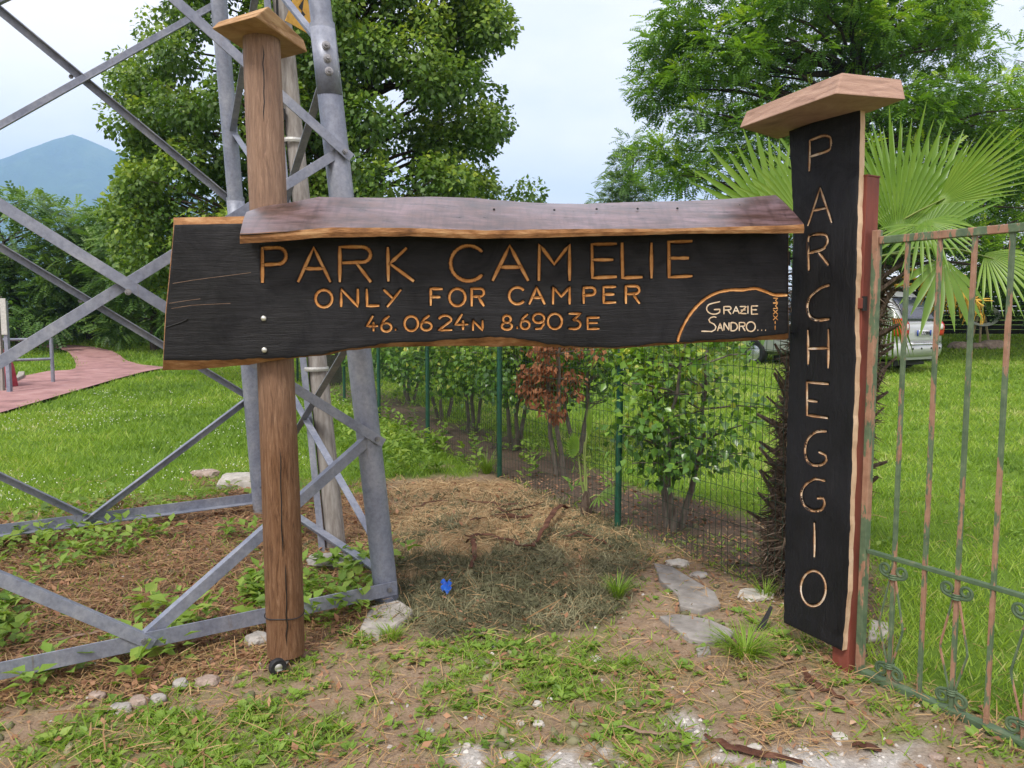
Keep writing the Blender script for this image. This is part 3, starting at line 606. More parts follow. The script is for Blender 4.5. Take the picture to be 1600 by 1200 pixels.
q = K + 3; mb = MB(); mb.add([p for r in rows for p in r], [(i * q + k, (i + 1) * q + k, (i + 1) * q + k + 1, i * q + k + 1) for i in range(nr) for k in range(K - 1)])
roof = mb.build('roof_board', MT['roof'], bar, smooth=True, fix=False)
mb = MB(); mb.add([p for r in rows for p in r], [(i * q + k, (i + 1) * q + k, (i + 1) * q + (k + 1) % q, i * q + (k + 1) % q) for i in range(nr) for k in range(K - 1, q)] + [tuple(range(q)), tuple(nr * q + k for k in range(q))[::-1]])
mb.build('sawn_edge', MT['liveedge'], roof, fix=False)
for a, b in ((603, 330), (690, 330), (772, 330), (866, 331), (932, 329.5), (996, 329), (1058, 328.5), (1155, 324)):
    v = (b - 312) / 46; MB().lathe([(0, .004), (.004, .004), (.0055, .001)], bp(a, b, BACK + (OVER - BACK) * v) + np.array([0, -.004, .006]), (0, -.75, .65), 8).build('nail_head', MT['black'], roof)
mb = MB(); mb.tube([bp(375, 367, OVER + .004), bp(395, 366, OVER + .003), bp(420, 364.5, OVER + .003), bp(445, 362.5, OVER + .003), bp(470, 359, OVER + .003)], [.006, .005, .004, .003, .001], 5, flat=.4); mb.build('split', MT['black'], roof)
# post
pt = atY(410, 62, 3.30); pb = atY(447, 1020, 3.27)
pts = []; rad = []
for k in range(26):
    s = k / 25; p = pb + (pt - pb) * s; pts.append(p + np.array([.004 * math.sin(5 * s), 0, 0])); rad.append((.0795 - .006 * s) * (1 + .02 * math.sin(9 * s) + .015 * random.random()))
post = MB().tube(pts, rad, 28).build('post', MT['post'], bar, smooth=True)
mb = MB()
for xo, y0, y1 in ((411, 70, 190), (438, 700, 870), (446, 880, 1010)):
    c = [atY(xo + random.uniform(-1.5, 1.5) + (y - y0) * .02, y, 3.27 - .0775 + .0015) for y in np.linspace(y0, y1, 9)]; MB().tube(c, [.0005] + [.0025] * 7 + [.0005], 5).build('drying_crack', MT['black'], post)
# wire tie
tz = atY(445, 968, 3.2)[2]; cx_ = (pb + (pt - pb) * ((tz - pb[2]) / (pt[2] - pb[2]))); ring = [cx_ + np.array([.083 * math.cos(a), .083 * math.sin(a), .004 * math.sin(3 * a)]) for a in np.linspace(0, 2 * math.pi, 30)]
MB().tube(ring, .0025, 5, cap=False).build('wire_tie', MT['rubber'], bar)
# caster
cc = atG(434, 1054); cc = np.array([cc[0], cc[1], pb[2]]); gzc = float(gz(cc[0], cc[1])); wr = (pb[2] - gzc) * .5; wr = max(.036, min(wr, .06))
cas = MB().box(pb + np.array([-.005, 0, -.004]), .045, .04, .005).build('caster_plate', MT['zinc'], bar, bevel=.002)
wd = np.array([.80, .6, 0]); wax = np.array([.6, -.8, 0.]); wax /= np.linalg.norm(wax); wc = np.array([cc[0], cc[1], gzc + wr - .003])
MB().lathe([(wr * .45, -.012), (wr * .9, -.014), (wr, -.009), (wr, .009), (wr * .9, .014), (wr * .45, .012)], wc, wax, 28).build('wheel_tyre', MT['rubber'], cas, smooth=True)
MB().lathe([(0, -.016), (wr * .3, -.016), (wr * .5, -.011), (wr * .5, .011), (wr * .3, .016), (0, .016)], wc, wax, 20).build('wheel_hub', MT['zinc'], cas, smooth=True)
mb = MB()
for s in (-1, 1):
    o_ = wc + wax * s * .02; top_ = np.array([pb[0], pb[1], pb[2] - .004]) + wax * s * .02; u = np.array([-wax[1], wax[0], 0]); 
    mb.prism([o_ + u * .011 - bz * .01, o_ - u * .011 - bz * .01, top_ - u * .028, top_ + u * .028], wax * .003 * s)
mb.build('caster_fork', MT['zinc'], cas, bevel=.001)
# cap block on the post
def block(und, top, mat, parent, name):
    n = len(und); mb = MB(); mb.prism(und, None, top)
    return mb.build(name, mat, parent, bevel=.006)
zc_ = atY(410, 62, 3.30)[2]
und = [atZ(330, 45, zc_), atZ(398, 26, zc_), atZ(481, 82, zc_), atZ(439, 93, zc_ + .004), atZ(378, 77, zc_)]
und = [np.array(p) for p in und]; cen = sum(und) / 5
tp = [cen + (p - cen) * s + np.array([dx_, dy_, dz_]) for p, s, dx_, dy_, dz_ in zip(und, (.86, .78, .92, .85, .85), (0, .045, 0, 0, 0), (0, .02, 0, 0, 0), (.035, .07, .05, .06, .045))]
block(und, tp, MT['cap'], bar, 'post_cap')
# ------------------------------------------------------------------ red gate post and the upright board
zp = float(gz(*POSTXY))
gp = thing('gate_post', 'red-brown primed steel gate post behind the upright black board', 'post', (POSTXY[0], POSTXY[1], zp - .02))
ga = np.array([gd[0], gd[1], 0.]); gnv = np.array([-.866, -.5, 0.])     # along the gate, and the gate's front normal (to the left)
ptop = atY(1345, 282, 3.2)[2]
PC = np.array([POSTXY[0], POSTXY[1], 0.]); PHW = .040
MB().box(PC + bz * ((ptop + zp) / 2 - .02), PHW, PHW, (ptop - zp) / 2 + .03, [ga, gnv, bz]).build('steel_tube', MT['redpaint'], gp, bevel=.003)
MB().box(PC + bz * (ptop + .012), PHW + .002, PHW + .002, .003, [ga, gnv, bz]).build('end_plate', MT['redpaint'], gp, bevel=.001)
vsn = thing('upright_sign', 'tall upright black board carved PARCHEGGIO with a thick wooden cap', 'sign', (POSTXY[0] - .12, POSTXY[1] + .1, zp))
# upright board plane: runs along the gate's direction, just in front of the post
VN = PC + gnv * (PHW + .032)                                  # a point of its front plane
def vp(px, py, off=0.): return onplane(px, py, VN + gnv * off, gnv)
vr = [(165, 1343), (200, 1344), (300, 1340), (400, 1338), (500, 1335), (560, 1337), (640, 1333), (700, 1331), (800, 1328), (870, 1326), (930, 1323), (1017, 1315)]
vl = [(205, 1232), (300, 1237), (340, 1239), (420, 1237), (560, 1233), (700, 1228), (850, 1226), (973, 1224)]
nu, nv = 90, 520
UU, VV = np.meshgrid(np.linspace(0, 1, nu + 1), np.linspace(0, 1, nv + 1))
YL = 205 + (973 - 205) * VV; YR = 165 + (1017 - 165) * VV
XLv = np.interp(YL, *zip(*vl)) + (vnoise(YL / 9, YL * 0, 3) - .5) * 1.2; XRv = np.interp(YR, *zip(*vr)) + (vnoise(YR / 11, YR * 0, 6) - .5) * 1.6
PL3 = np.array([vp(a, b) for a, b in zip(XLv[:, 0], YL[:, 0])]); PR3 = np.array([vp(a, b) for a, b in zip(XRv[:, 0], YR[:, 0])])
P3 = (PL3[:, None, :] * (1 - UU[..., None]) + PR3[:, None, :] * UU[..., None]).reshape(-1, 3)
vu = ga
UV = np.c_[(P3 - VN) @ vu, P3[:, 2]]
def vuv(px, py): q = vp(px, py) - VN; return np.array([np.dot(q, vu), q[2]])
c4 = lambda L_: [(1150 + a / 4, 100 + b / 4) for a, b in L_]; c7 = lambda L_: [(1200 + a / 4, 380 + b / 4) for a, b in L_]; c6 = lambda L_: [(900 + a / 3.2, 450 + b / 3.2) for a, b in L_]; c3 = lambda L_: [(1000 + a / 2.667, 750 + b / 2.667) for a, b in L_]
VL = [[c4([(462, 478), (458, 668)]), c4([(462, 478), (540, 450), (582, 455), (593, 485), (580, 538), (460, 580)])],
      [c4([(450, 1010), (525, 775), (598, 990)]), c4([(486, 915), (565, 900)])],
      [c4([(455, 1290), (452, 1190), (456, 1080), (520, 1063), (562, 1070), (573, 1105), (545, 1155), (456, 1182)]), c7([(318, 60), (378, 135)])],
      [c7([(382, 262), (330, 280), (268, 330), (246, 390), (258, 450), (300, 480), (382, 475)])],
      [c7([(250, 545), (252, 755)]), c7([(378, 540), (377, 780)]), c7([(252, 658), (377, 655)])],
      [c6([(1262, 480), (1155, 471), (1155, 635), (1258, 650)]), c6([(1157, 562), (1206, 568)])],
      [c6([(1252, 716), (1200, 720), (1160, 755), (1145, 810), (1155, 860), (1185, 885), (1225, 885), (1250, 865), (1248, 838), (1215, 820)])],
      [c6([(1245, 964), (1195, 955), (1147, 985), (1126, 1030), (1140, 1085), (1180, 1113), (1225, 1110), (1243, 1080), (1235, 1052), (1207, 1052)])],
      [c3([(727, 180), (727, 320)])],
      [c3([(722 + 52 * math.cos(a) - 4 * math.sin(a), 452 + 73 * math.sin(a) + 5 * math.cos(a)) for a in np.linspace(0, 2 * math.pi, 25)])]]
vlet = [([[vuv(*q) for q in s] for s in sts], .0053) for sts in VL]
dep = carve(UV, vlet)
ew = np.minimum(np.minimum(UU, 1 - UU) * 380, np.minimum(VV, 1 - VV) * 2300).ravel()
P3 = P3 - gnv * (dep + .003 * np.exp(-ew / 5) + .0012 * fbm(UV[:, 0] * 60, UV[:, 1] * 5, 18))[:, None]
idx = np.arange((nu + 1) * (nv + 1)).reshape(nv + 1, nu + 1)
Fq = np.stack([idx[:-1, :-1], idx[1:, :-1], idx[1:, 1:], idx[:-1, 1:]], -1).reshape(-1)
vb = link_mesh('upright_board', np_mesh('upright_board', P3, Fq, 4, smooth=True), MT['char_v'], vsn)
bound = [(0, i) for i in range(0, nu + 1, 5)] + [(j, nu) for j in range(8, nv + 1, 8)] + [(nv, i) for i in range(nu - 5, -1, -5)] + [(j, 0) for j in range(nv - 8, 0, -8)]
r0 = [P3[idx[j, i]] for j, i in bound]; r1 = [p - gnv * .029 + (ga * .004 * (random.random() - .3) if i == nu else 0) for p, (j, i) in zip(r0, bound)]
n_ = len(bound); mb = MB(); mb.add(r0 + r1, [(k, (k + 1) % n_, n_ + (k + 1) % n_, n_ + k) for k in range(n_)] + [tuple(n_ + k for k in range(n_))]); mb.build('sawn_edge', MT['paleedge'], vb, fix=False)
def v3(p, z): return VN * np.array([1, 1, 0]) + vu * p[0] + bz * p[1] + gnv * z
for k, (sts, hw) in enumerate(vlet):
    mb = MB()
    for q_, s in enumerate(sts): groove_mesh(mb, s, hw, v3, .006, 900 + k * 7 + q_, len(s) > 4)
    burn(mb.build('letter', MT['groove_v'], vb, smooth=True, fix=False), hw)
zc2 = float(vp(1300, 182)[2]) - .004
und = [atZ(1155, 200, zc2), atZ(1306, 146, zc2), atZ(1416, 155, zc2), atZ(1359, 176, zc2), atZ(1215, 218, zc2)]
tops = [atZ(1166, 174, zc2 + .075), atZ(1316, 113, zc2 + .10), atZ(1409, 124, zc2 + .10), atZ(1362, 146, zc2 + .09), atZ(1222, 190, zc2 + .075)]
block(und, tops, MT['cap_v'], vsn, 'board_cap')
# hinges that carry the barrier on the upright board
for k, py in enumerate((404, 520)):
    h = thing('strap_hinge', 'black strap hinge joining the two boards, %s' % ('upper one under the roof end' if k == 0 else 'lower one by the thank-you lettering'), 'hinge', vp(1236, py, .01))
    a = bp(1232, py, -.03) ; b = vp(1237, py, .0)
    MB().tube([a - bz * .03, a + bz * .03], .009, 10).build('hinge_barrel', MT['black'], h)
    MB().tube([a, (a + b) / 2, b], .006, 8).build('hinge_pin', MT['black'], h)
# ------------------------------------------------------------------ iron gate
gt = thing('iron_gate', 'flaking green iron gate with scroll ornaments beside the upright black board', 'gate', (POSTXY[0] + gd[0] * .1, POSTXY[1] + gd[1] * .1, float(gz(*POSTXY))))
G0 = PC + ga * (PHW + .018) + gnv * .004; GLEN = 1.95
gtopz = atY(1368, 372, G0[1])[2]; gbz = atY(1345, 1062, G0[1])[2] + .045; gmz = atY(1358, 858, G0[1])[2]
AX = [ga, gnv, bz]
def gpt(s, z, o=0): return G0 + ga * s + gnv * o + bz * z
MB().box(gpt(.012, (gtopz + gbz) / 2), .014, .016, (gtopz - gbz) / 2 + .03, AX).build('hinge_stile', MT['gate'], gt, bevel=.003)
MB().box(gpt(GLEN, (gtopz + gbz) / 2), .017, .017, (gtopz - gbz) / 2 + .03, AX).build('latch_stile', MT['gate'], gt, bevel=.003)
MB().box(gpt(GLEN / 2 + .008, gtopz - .012), GLEN / 2 - .022, .014, .015, AX).build('top_rail', MT['gate'], gt, bevel=.003)
MB().box(gpt(GLEN / 2 + .008, gmz), GLEN / 2 - .022, .012, .008, AX).build('middle_rail', MT['gate_g'], gt, bevel=.002)
MB().box(gpt(GLEN / 2 + .008, gbz - .012), GLEN / 2 - .022, .020, .025, AX).build('bottom_rail', MT['gate_g'], gt, bevel=.003)
# bars: where the photo shows them at the middle rail
def s_at(px, py):
    q = onplane(px, py, G0, gnv); return float(np.dot(q - G0, ga))
S_ = [s_at(*q) for q in ((1398, 860), (1443, 873), (1496, 888), (1553, 905))]
step = (S_[3] - S_[0]) / 3; S_ = [S_[0] + step * k for k in range(int((GLEN - S_[0] - .02) / step) + 1)]
def spiral(c, ax, up, r, turns, sgn, n=26, a0=0):
    return [c + ax * (math.cos(a0 + sgn * t * turns * 2 * math.pi) * r * (1 - .62 * t)) + up * (math.sin(a0 + sgn * t * turns * 2 * math.pi) * r * (1 - .62 * t)) for t in np.linspace(0, 1, n)]
for k, s in enumerate(S_):
    MB().box(gpt(s, (gtopz + gbz) / 2 - .012), .0076, .0076, (gtopz - gbz) / 2 - .014, [(ga + gnv) / 1.4142, (gnv - ga) / 1.4142, bz] if 0 else AX).build('bar', MT['gate'], gt, bevel=.0015)
    if k % 2 == 0:
        zt = gmz - .075; zb = gbz + .075; zm = (zt + zb) / 2 - .02; wv = .048
        orn = MB()
        for sg in (-1, 1):
            orn.tube([gpt(s + sg * .008, zt + .01, .004), gpt(s + sg * .014, zt - .02, .004), gpt(s + sg * wv, zm + .02, .004), gpt(s + sg * (wv + .003), zm, .004), gpt(s + sg * wv, zm - .02, .004), gpt(s + sg * .014, zb + .02, .004), gpt(s + sg * .008, zb - .01, .004)], .0048, 6)
        od = orn.build('diamond_ornament', MT['gate'], gt)
        for sg in (-1, 1):
            for zz_, a0, dr in ((zt, -math.pi / 2, 1), (zb, math.pi / 2, -1)):
                rr_ = .026; c = gpt(s + sg * (.034), zz_ + dr * rr_ * .95, .004)
                MB().tube([gpt(s + sg * .008, zz_ - dr * .006, .004)] + spiral(c, ga * sg, bz * dr, rr_, 1.35, 1, a0=-math.pi / 2), .0042, 6, flat=1.5).build('scroll', MT['gate_g'], od)
        for zz_ in (zt, zb):
            MB().lathe([(.017, -.012), (.0195, -.009), (.017, -.005), (.0195, 0), (.017, .005), (.0195, .009), (.017, .012)], gpt(s, zz_), bz, 12).build('collar', MT['gate_g'], od, smooth=True)
mb = MB(); q = vp(1348, 470, -.05); MB().box(PC + ga * .03 + gnv * .042 + bz * atY(1348, 474, 3.15)[2], .02, .012, .022, AX).build('hinge_lug', MT['redpaint'], gt, bevel=.003)
MB().tube([PC + ga * .05 + gnv * .04 + bz * (atY(1348, 474, 3.15)[2] - .03), PC + ga * .05 + gnv * .04 + bz * (atY(1348, 474, 3.15)[2] + .028)], .011, 10).build('hinge_pin', MT['black'], gt)

# ------------------------------------------------------------------ lattice tower (power pylon foot)
A0 = np.array([-.65, 3.93, 0.]); d1 = np.array([-.834, -.552, 0.]); d2 = np.array([-.552, .834, 0.]); SD = 2.32
tw = thing('lattice_tower', 'galvanised steel lattice tower with tubular legs and crossed angle braces', 'tower', (A0[0] + (d1 + d2)[0] * SD / 2, A0[1] + (d1 + d2)[1] * SD / 2, 0))
base = {'A': A0, 'C': A0 + d1 * SD, 'B': A0 + d2 * SD, 'D': A0 + (d1 + d2) * SD}
cenT = A0 + (d1 + d2) * SD / 2; TAPER = .062
def leg(k, z): p = base[k]; return p + (cenT - p) * (TAPER * z) + bz * z
TOP = 9.0
for k in 'ABCD':
    lg = MB().tube([leg(k, -.1), leg(k, 2.35 if k == 'B' else 2.95)], .062, 24).build('leg', MT['steel'], tw, smooth=True)
    zj = 2.30 if k == 'B' else 2.90; zj0 = 1.86 if k == 'B' else 2.60
    for m_ in lg.data.polygons: pass
    MB().tube([leg(k, zj), leg(k, TOP)], .054, 24).build('upper_leg', MT['steel'], tw, smooth=True)
    # lapped joint with bolts, facing the camera
    out_ = base[k] - cenT; out_ /= np.linalg.norm(out_); toC = np.array([-base[k][0], -base[k][1], 0]); toC /= np.linalg.norm(toC)
    if k in 'AB':
        ang0 = math.atan2(toC[1], toC[0]); pl = MB(); rows = []
        for zz_ in (zj0, zj + .02):
            for a in np.linspace(-1.15, 1.15, 14): rows.append(leg(k, zz_) + np.array([math.cos(ang0 + a), math.sin(ang0 + a), 0]) * .0665)
        pl.add(rows, [(i, i + 1, 14 + i + 1, 14 + i) for i in range(13)]); jp = pl.build('joint_plate', MT['steel'], tw, smooth=True)
        mo = jp.modifiers.new('thick', 'SOLIDIFY'); mo.thickness = .008; mo.offset = 1
        cols = ((-.1,), (.15,))[k == 'A'] if k == 'A' else (-.12, .62)
        for a in cols:
            for i in range(3):
                dr = np.array([math.cos(ang0 + a), math.sin(ang0 + a), 0]); c = leg(k, zj0 + (.06, .05)[k == 'B'] + i * (.062 if k == 'A' else .085) + (.04 if k == 'A' else 0)) + dr * .072
                MB().lathe([(.0, .026), (.009, .026), (.009, .014), (.0165, .013), (.0165, .003), (.021, .002), (.021, -.006)], c, dr, 6 if 0 else 12).build('bolt', MT['bolt'], tw)
ZB, Z1, Z2, Z3, Z4 = .105, .89, 2.32, 3.75, 5.3
nf = np.cross(d1, bz); nf *= np.sign(np.dot(nf, -cenT + A0 + d1 * SD / 2)) ; nf /= np.linalg.norm(nf)
def outn(a, b):
    m_ = (base[a] + base[b]) / 2 - cenT; return m_ / np.linalg.norm(m_)
def brace(a, za, b, zb, n, off, w=.062, up=1, fa=1.0, fb=1.0, name='brace', bolt=True):
    pa = leg(a, za) if isinstance(a, str) else a; pb_ = leg(b, zb) if isinstance(b, str) else b
    d = pb_ - pa; d = d / np.linalg.norm(d); pa = pa + n * off - d * .035 * fa; pb_ = pb_ + n * off + d * .035 * fb
    o = MB().angle(pa, pb_, n, bz * up, w, .007).build(name, MT['steel'], tw, bevel=.0012)
    if bolt:
        for q, s in ((pa, 1), (pb_, -1)):
            MB().lathe([(0, .016), (.008, .016), (.008, .010), (.013, .010), (.013, 0)], q + d * .045 * s + n * .001, n, 8).build('bolt', MT['bolt'], o)
    return o
for a, b in (('A', 'C'), ('B', 'D'), ('C', 'D'), ('A', 'B')):
    n = outn(a, b); rr_ = .066
    if (a, b) in (('A', 'B'), ('C', 'D')):                       # side faces: plain crosses
        brace(a, ZB + .02, b, ZB + .02, n, rr_ - .02, .06, 1)
        for z0, z1 in ((.2, 1.46), (1.46, 2.78), (2.78, 4.2)):
            brace(a, z0, b, z1, n, rr_ - .022, .048, 1); brace(a, z1, b, z0, n, rr_ - .036, .048, -1)
        continue
    brace(a, ZB, b, ZB, n, rr_ + .004, .072, -1, name='bottom_beam')
    mid = (leg(a, ZB) + leg(b, ZB)) / 2
    for z0, z1 in ((Z1, Z2), (Z2, Z3)):
        cx = (leg(a, z0) + leg(b, z1)) / 2 * .5 + (leg(a, z1) + leg(b, z0)) / 2 * .5 + n * (rr_ + .021)
        MB().lathe([(0, .018), (.008, .018), (.008, .010), (.014, .010), (.014, 0)], cx, n, 8).build('bolt', MT['bolt'], tw)
    brace(mid, 0, a, Z1, n, rr_ - .012, .05, 1); brace(mid, 0, b, Z1, n, rr_ + .016, .05, 1)
    for z0, z1 in ((Z1, Z2), (Z2, Z3), (Z3, Z4)):
        brace(a, z0, b, z1, n, rr_ + .02, .046, 1, fa=1.6); brace(a, z1 - (.10 if a == 'B' else 0), b, z0 - (.10 if a == 'B' else 0), n, rr_ - .012, .046, -1)
# yellow triangular warning plate inside the tower
wc = atY(471, 20, 4.75); e1 = norm(np.array([.35, .93, 0])); 
tri = [wc + e1 * -.16 - bz * .10, wc + e1 * .16 - bz * .10, wc + bz * .20]
wp = MB().prism(tri, np.array([.93, -.35, 0]) * .004).build('warning_plate', MT['yellow'], tw)
MB().prism([wc + e1 * a + bz * b + np.array([-.93, .35, 0]) * -.0062 for a, b in ((-.02, -.05), (.03, .0), (.0, .01), (.02, .09), (-.035, .02), (-.005, .01))], np.array([.93, -.35, 0]) * .001).build('lightning_mark', MT['black'], wp)
# concrete foot of the near leg
zA = float(gz(A0[0], A0[1]))
cf = [atG(*q) for q in ((556, 992), (590, 1005), (640, 972), (652, 958), (625, 942), (575, 952))]
cf = [np.array([p[0], p[1], p[2] - .06]) for p in cf]; cc_ = sum(cf) / 6
o = MB().prism(cf, None, [cc_ + (p - cc_) * .86 + bz * (.085 + .012 * random.random()) for p in cf]).build('concrete_footing', MT['concrete'], bevel=.012)
tag(o, 'rough pale concrete footing under the near right tower leg', 'footing')
# grey timber pole beside the tower with straps, cable cover and thin steel angle
p0 = atG(527, 857); p1 = atY(441, 0, 5.15); dd = p1 - p0; p2 = p0 + dd * 1.8
po = thing('timber_pole', 'weathered grey timber pole strapped to a thin steel angle inside the tower', 'pole', p0)
MB().tube([p0 - bz * .1 + (p2 - p0) * k / 20 for k in range(21)], [.064 - .001 * k + .002 * random.random() for k in range(21)], 20).build('shaft', MT['greywood'], po, smooth=True)
sd = np.array([-.085, -.045, 0])
MB().angle(p0 + sd - bz * .02, p2 + sd, (-.4, -.9, 0), (-1, 0, 0), .05, .005).build('steel_angle', MT['steel'], po)
for fr in (.40, .905):
    c = p0 + (p1 - p0) * fr; c = p0 + dd * (fr * .82)
    mb = MB(); mb.tube([c + np.array([.074 * math.cos(a) - .02, .07 * math.sin(a), .0]) for a in np.linspace(0, 2 * math.pi, 24)], .007, 6, cap=False, flat=2.2); mb.build('strap', MT['strap'], po)
c = p0 + dd * .79
MB().tube([c + np.array([-.055, -.075, -.30]), c + np.array([-.07, -.075, .9])], .008, 8).build('cable', MT['black'], po)
MB().tube([c + np.array([-.055, -.072, -.05]), c + np.array([-.056, -.072, .02])], .022, 10).build('cable_sleeve', MT['black'], po)

# ------------------------------------------------------------------ green wire fence
fe = thing('wire_fence', 'green welded wire fence on green posts running away behind the black sign', 'fence', (FP[0][0], FP[0][1], float(gz(*FP[0]))))
pts_ = [FEND] + FP
for k, q in enumerate(pts_):
    z = float(gz(*q)); MB().tube([(q[0], q[1], z - .05), (q[0] + .01 * (k % 2), q[1], z + 1.55)], .0235, 14).build('fence_post', MT['fgreen'], fe, smooth=True)
    if k: MB().lathe([(0, .02), (.018, .014), (.026, 0)], (q[0] + .01 * (k % 2), q[1], z + 1.55), bz, 12).build('post_cap', MT['fgreen'], fe, smooth=True)
mb = MB(); fo = np.array([fn[0], fn[1]]) * -.026
for k in range(len(pts_) - 1):
    a = np.array(pts_[k]) + fo; b = np.array(pts_[k + 1]) + fo; Ln = np.linalg.norm(b - a); nw = int(Ln / .052)
    za, zb = float(gz(*a)), float(gz(*b))
    def wpt(s, h):
        q = a + (b - a) * s; bow = .02 * math.sin(math.pi * s) + .012 * math.sin(9 * s + h * 4 + k); return (q[0] + fn[0] * bow, q[1] + fn[1] * bow, za + (zb - za) * s + h + .012 * math.sin(7 * s + 2 * k))
    for i in range(nw + 1): mb.tube([wpt(i / nw, h) for h in (.0, .5, 1.0, 1.5)], .0018, 3, cap=False)
    for j in range(16): mb.tube([wpt(s, .01 + j * .1) for s in np.linspace(0, 1, 9)], .0018, 3, cap=False)
mb.build('wire_mesh', MT['wire'], fe, kind='stuff', fix=False)

# ------------------------------------------------------------------ plants
def limb(mb, a, b, r0, r1, n=6, bend=.12, sides=7, rnd=None):
    rnd = rnd or random; a = np.array(a, float); b = np.array(b, float); L_ = np.linalg.norm(b - a); off = np.array([rnd.uniform(-1, 1), rnd.uniform(-1, 1), rnd.uniform(-.4, .8)]) * L_ * bend
    P = [a + (b - a) * t + off * math.sin(math.pi * t) + np.array([rnd.uniform(-1, 1) for _ in range(3)]) * L_ * .015 for t in np.linspace(0, 1, n)]
    mb.tube(P, list(np.linspace(r0, r1, n)), sides); return P
def rvec(n): return norm(rng.normal(size=(n, 3)))
def leafcloud(cen, rad, per, squash=.75, shell=.55):
    """leaf places in a set of blobs: mostly near each blob's skin"""
    cen = np.asarray(cen); rad = np.asarray(rad); per = np.asarray(per, int); i = np.repeat(np.arange(len(cen)), per)
    d = rvec(len(i)); r = rng.random(len(i)) ** (1 / 3.); r = shell + (1 - shell) * r if 0 else np.maximum(r, rng.random(len(i)) * .9)
    p = cen[i] + d * (r * rad[i])[:, None] * np.array([1, 1, squash]); return p, d, r, i
def broad_tree(name, label, poly, Y, thick, trunk_px, nblob, brad, per, leafsize, mat, kind='linden', seed=1, group=None, trunk_r=.2, limbs=True, vbase=.45, parent=None, low=None):
    rr_ = random.Random(seed); poly = np.array(poly, float)
    tb = np.array([atY(trunk_px, 500, Y)[0], Y, 0.]); tb[2] = float(gz(tb[0], tb[1])) - .1
    root = thing(name, label, 'tree', tb, group)
    lo = poly.min(0); hi = poly.max(0); cen = []
    def inside(x, y):
        c = False; j = len(poly) - 1
        for i in range(len(poly)):
            if (poly[i][1] > y) != (poly[j][1] > y) and x < (poly[j][0] - poly[i][0]) * (y - poly[i][1]) / (poly[j][1] - poly[i][1]) + poly[i][0]: c = not c
            j = i
        return c
    while len(cen) < nblob:
        x, y = rr_.uniform(lo[0], hi[0]), rr_.uniform(lo[1], hi[1])
        if not inside(x, y): continue
        ex = min(1, min(abs(x - lo[0]), abs(hi[0] - x)) / (.35 * (hi[0] - lo[0])))
        cen.append(atY(x, y, Y + rr_.uniform(-1, 1) * thick * math.sqrt(max(.1, ex))))
    cen = np.array(cen); rad = np.array([rr_.uniform(.7, 1.3) * brad for _ in cen])
    p, d, r, i = leafcloud(cen, rad, [int(per * (q / brad) ** 2) for q in rad], .95 if kind == 'linden' else .66)
    nL = len(p); bt = np.array([rr_.uniform(-.2, .2) for _ in cen])
    if kind == 'linden':
        f = norm(d * .7 + rng.normal(size=(nL, 3)) * .55 + np.array([0, 0, -.55])); up = norm(rng.normal(size=(nL, 3)) * .6 + np.array([0, -.25, 1]) + d * .5)
        tv = DIAM
    else:
        f = norm(d * np.array([1, 1, .5]) + rng.normal(size=(nL, 3)) * .35 + np.array([0, 0, -.05])); up = norm(rng.normal(size=(nL, 3)) * .28 + np.array([0, -.1, 1])); tv = PINN
    var = np.clip(vbase + bt[i] + .32 * (d[:, 2] * r) + rng.normal(size=nL) * .13, 0, 1)  # top highlights put into the leaf colour: paler towards the top of each clump
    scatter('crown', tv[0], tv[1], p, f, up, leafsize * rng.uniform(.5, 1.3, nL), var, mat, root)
    mb = MB(); fork = np.array([tb[0], tb[1], tb[2] + .30 * (cen[:, 2].mean() - tb[2]) + .4]); limb(mb, tb, fork, trunk_r * 1.25, trunk_r, 8, .02, 12, rr_)
    mb.build('trunk', MT['bark'], root, smooth=True, fix=False)
    if limbs:
        order = sorted(range(len(cen)), key=lambda k: cen[k][2]); top_ = cen[order[-1]]; mb = MB()
        stem = limb(mb, fork, np.array([cen[:, 0].mean(), cen[:, 1].mean(), cen[:, 2].max() - brad]), trunk_r, .03, 12, .05, 9, rr_)
        for k in order[::2]:
            c = cen[k]; s = max([q for q in stem if q[2] < c[2] - .15 * np.linalg.norm(c[:2] - q[:2])] or [stem[0]], key=lambda q: q[2]); Ln = np.linalg.norm(c - s)
            limb(mb, s, c, max(.02, trunk_r * .12 + Ln * .009), .008, 7, .1, 5, rr_)
        mb.build('limbs', MT['bark'], root, smooth=True, fix=False)
    return root
# big linden behind the tower
LP = [(215, -60), (300, -30), (190, 60), (160, 110), (190, 175), (205, 240), (190, 300), (185, 400), (240, 470), (330, 430), (420, 360), (560, 350), (680, 345), (780, 335), (850, 310), (815, 285), (758, 258), (788, 215), (784, 150), (755, 95), (780, 50), (755, -20), (760, -150), (720, -420), (600, -560), (450, -580), (330, -430), (240, -250)]
broad_tree('linden_tree', 'large dark green broadleaf tree with drooping leaf clumps behind the lattice tower', LP, 15.5, 2.3, 505, 500, .43, 320, .105, MT['linden'], 'linden', 3, trunk_r=.27, vbase=.46)
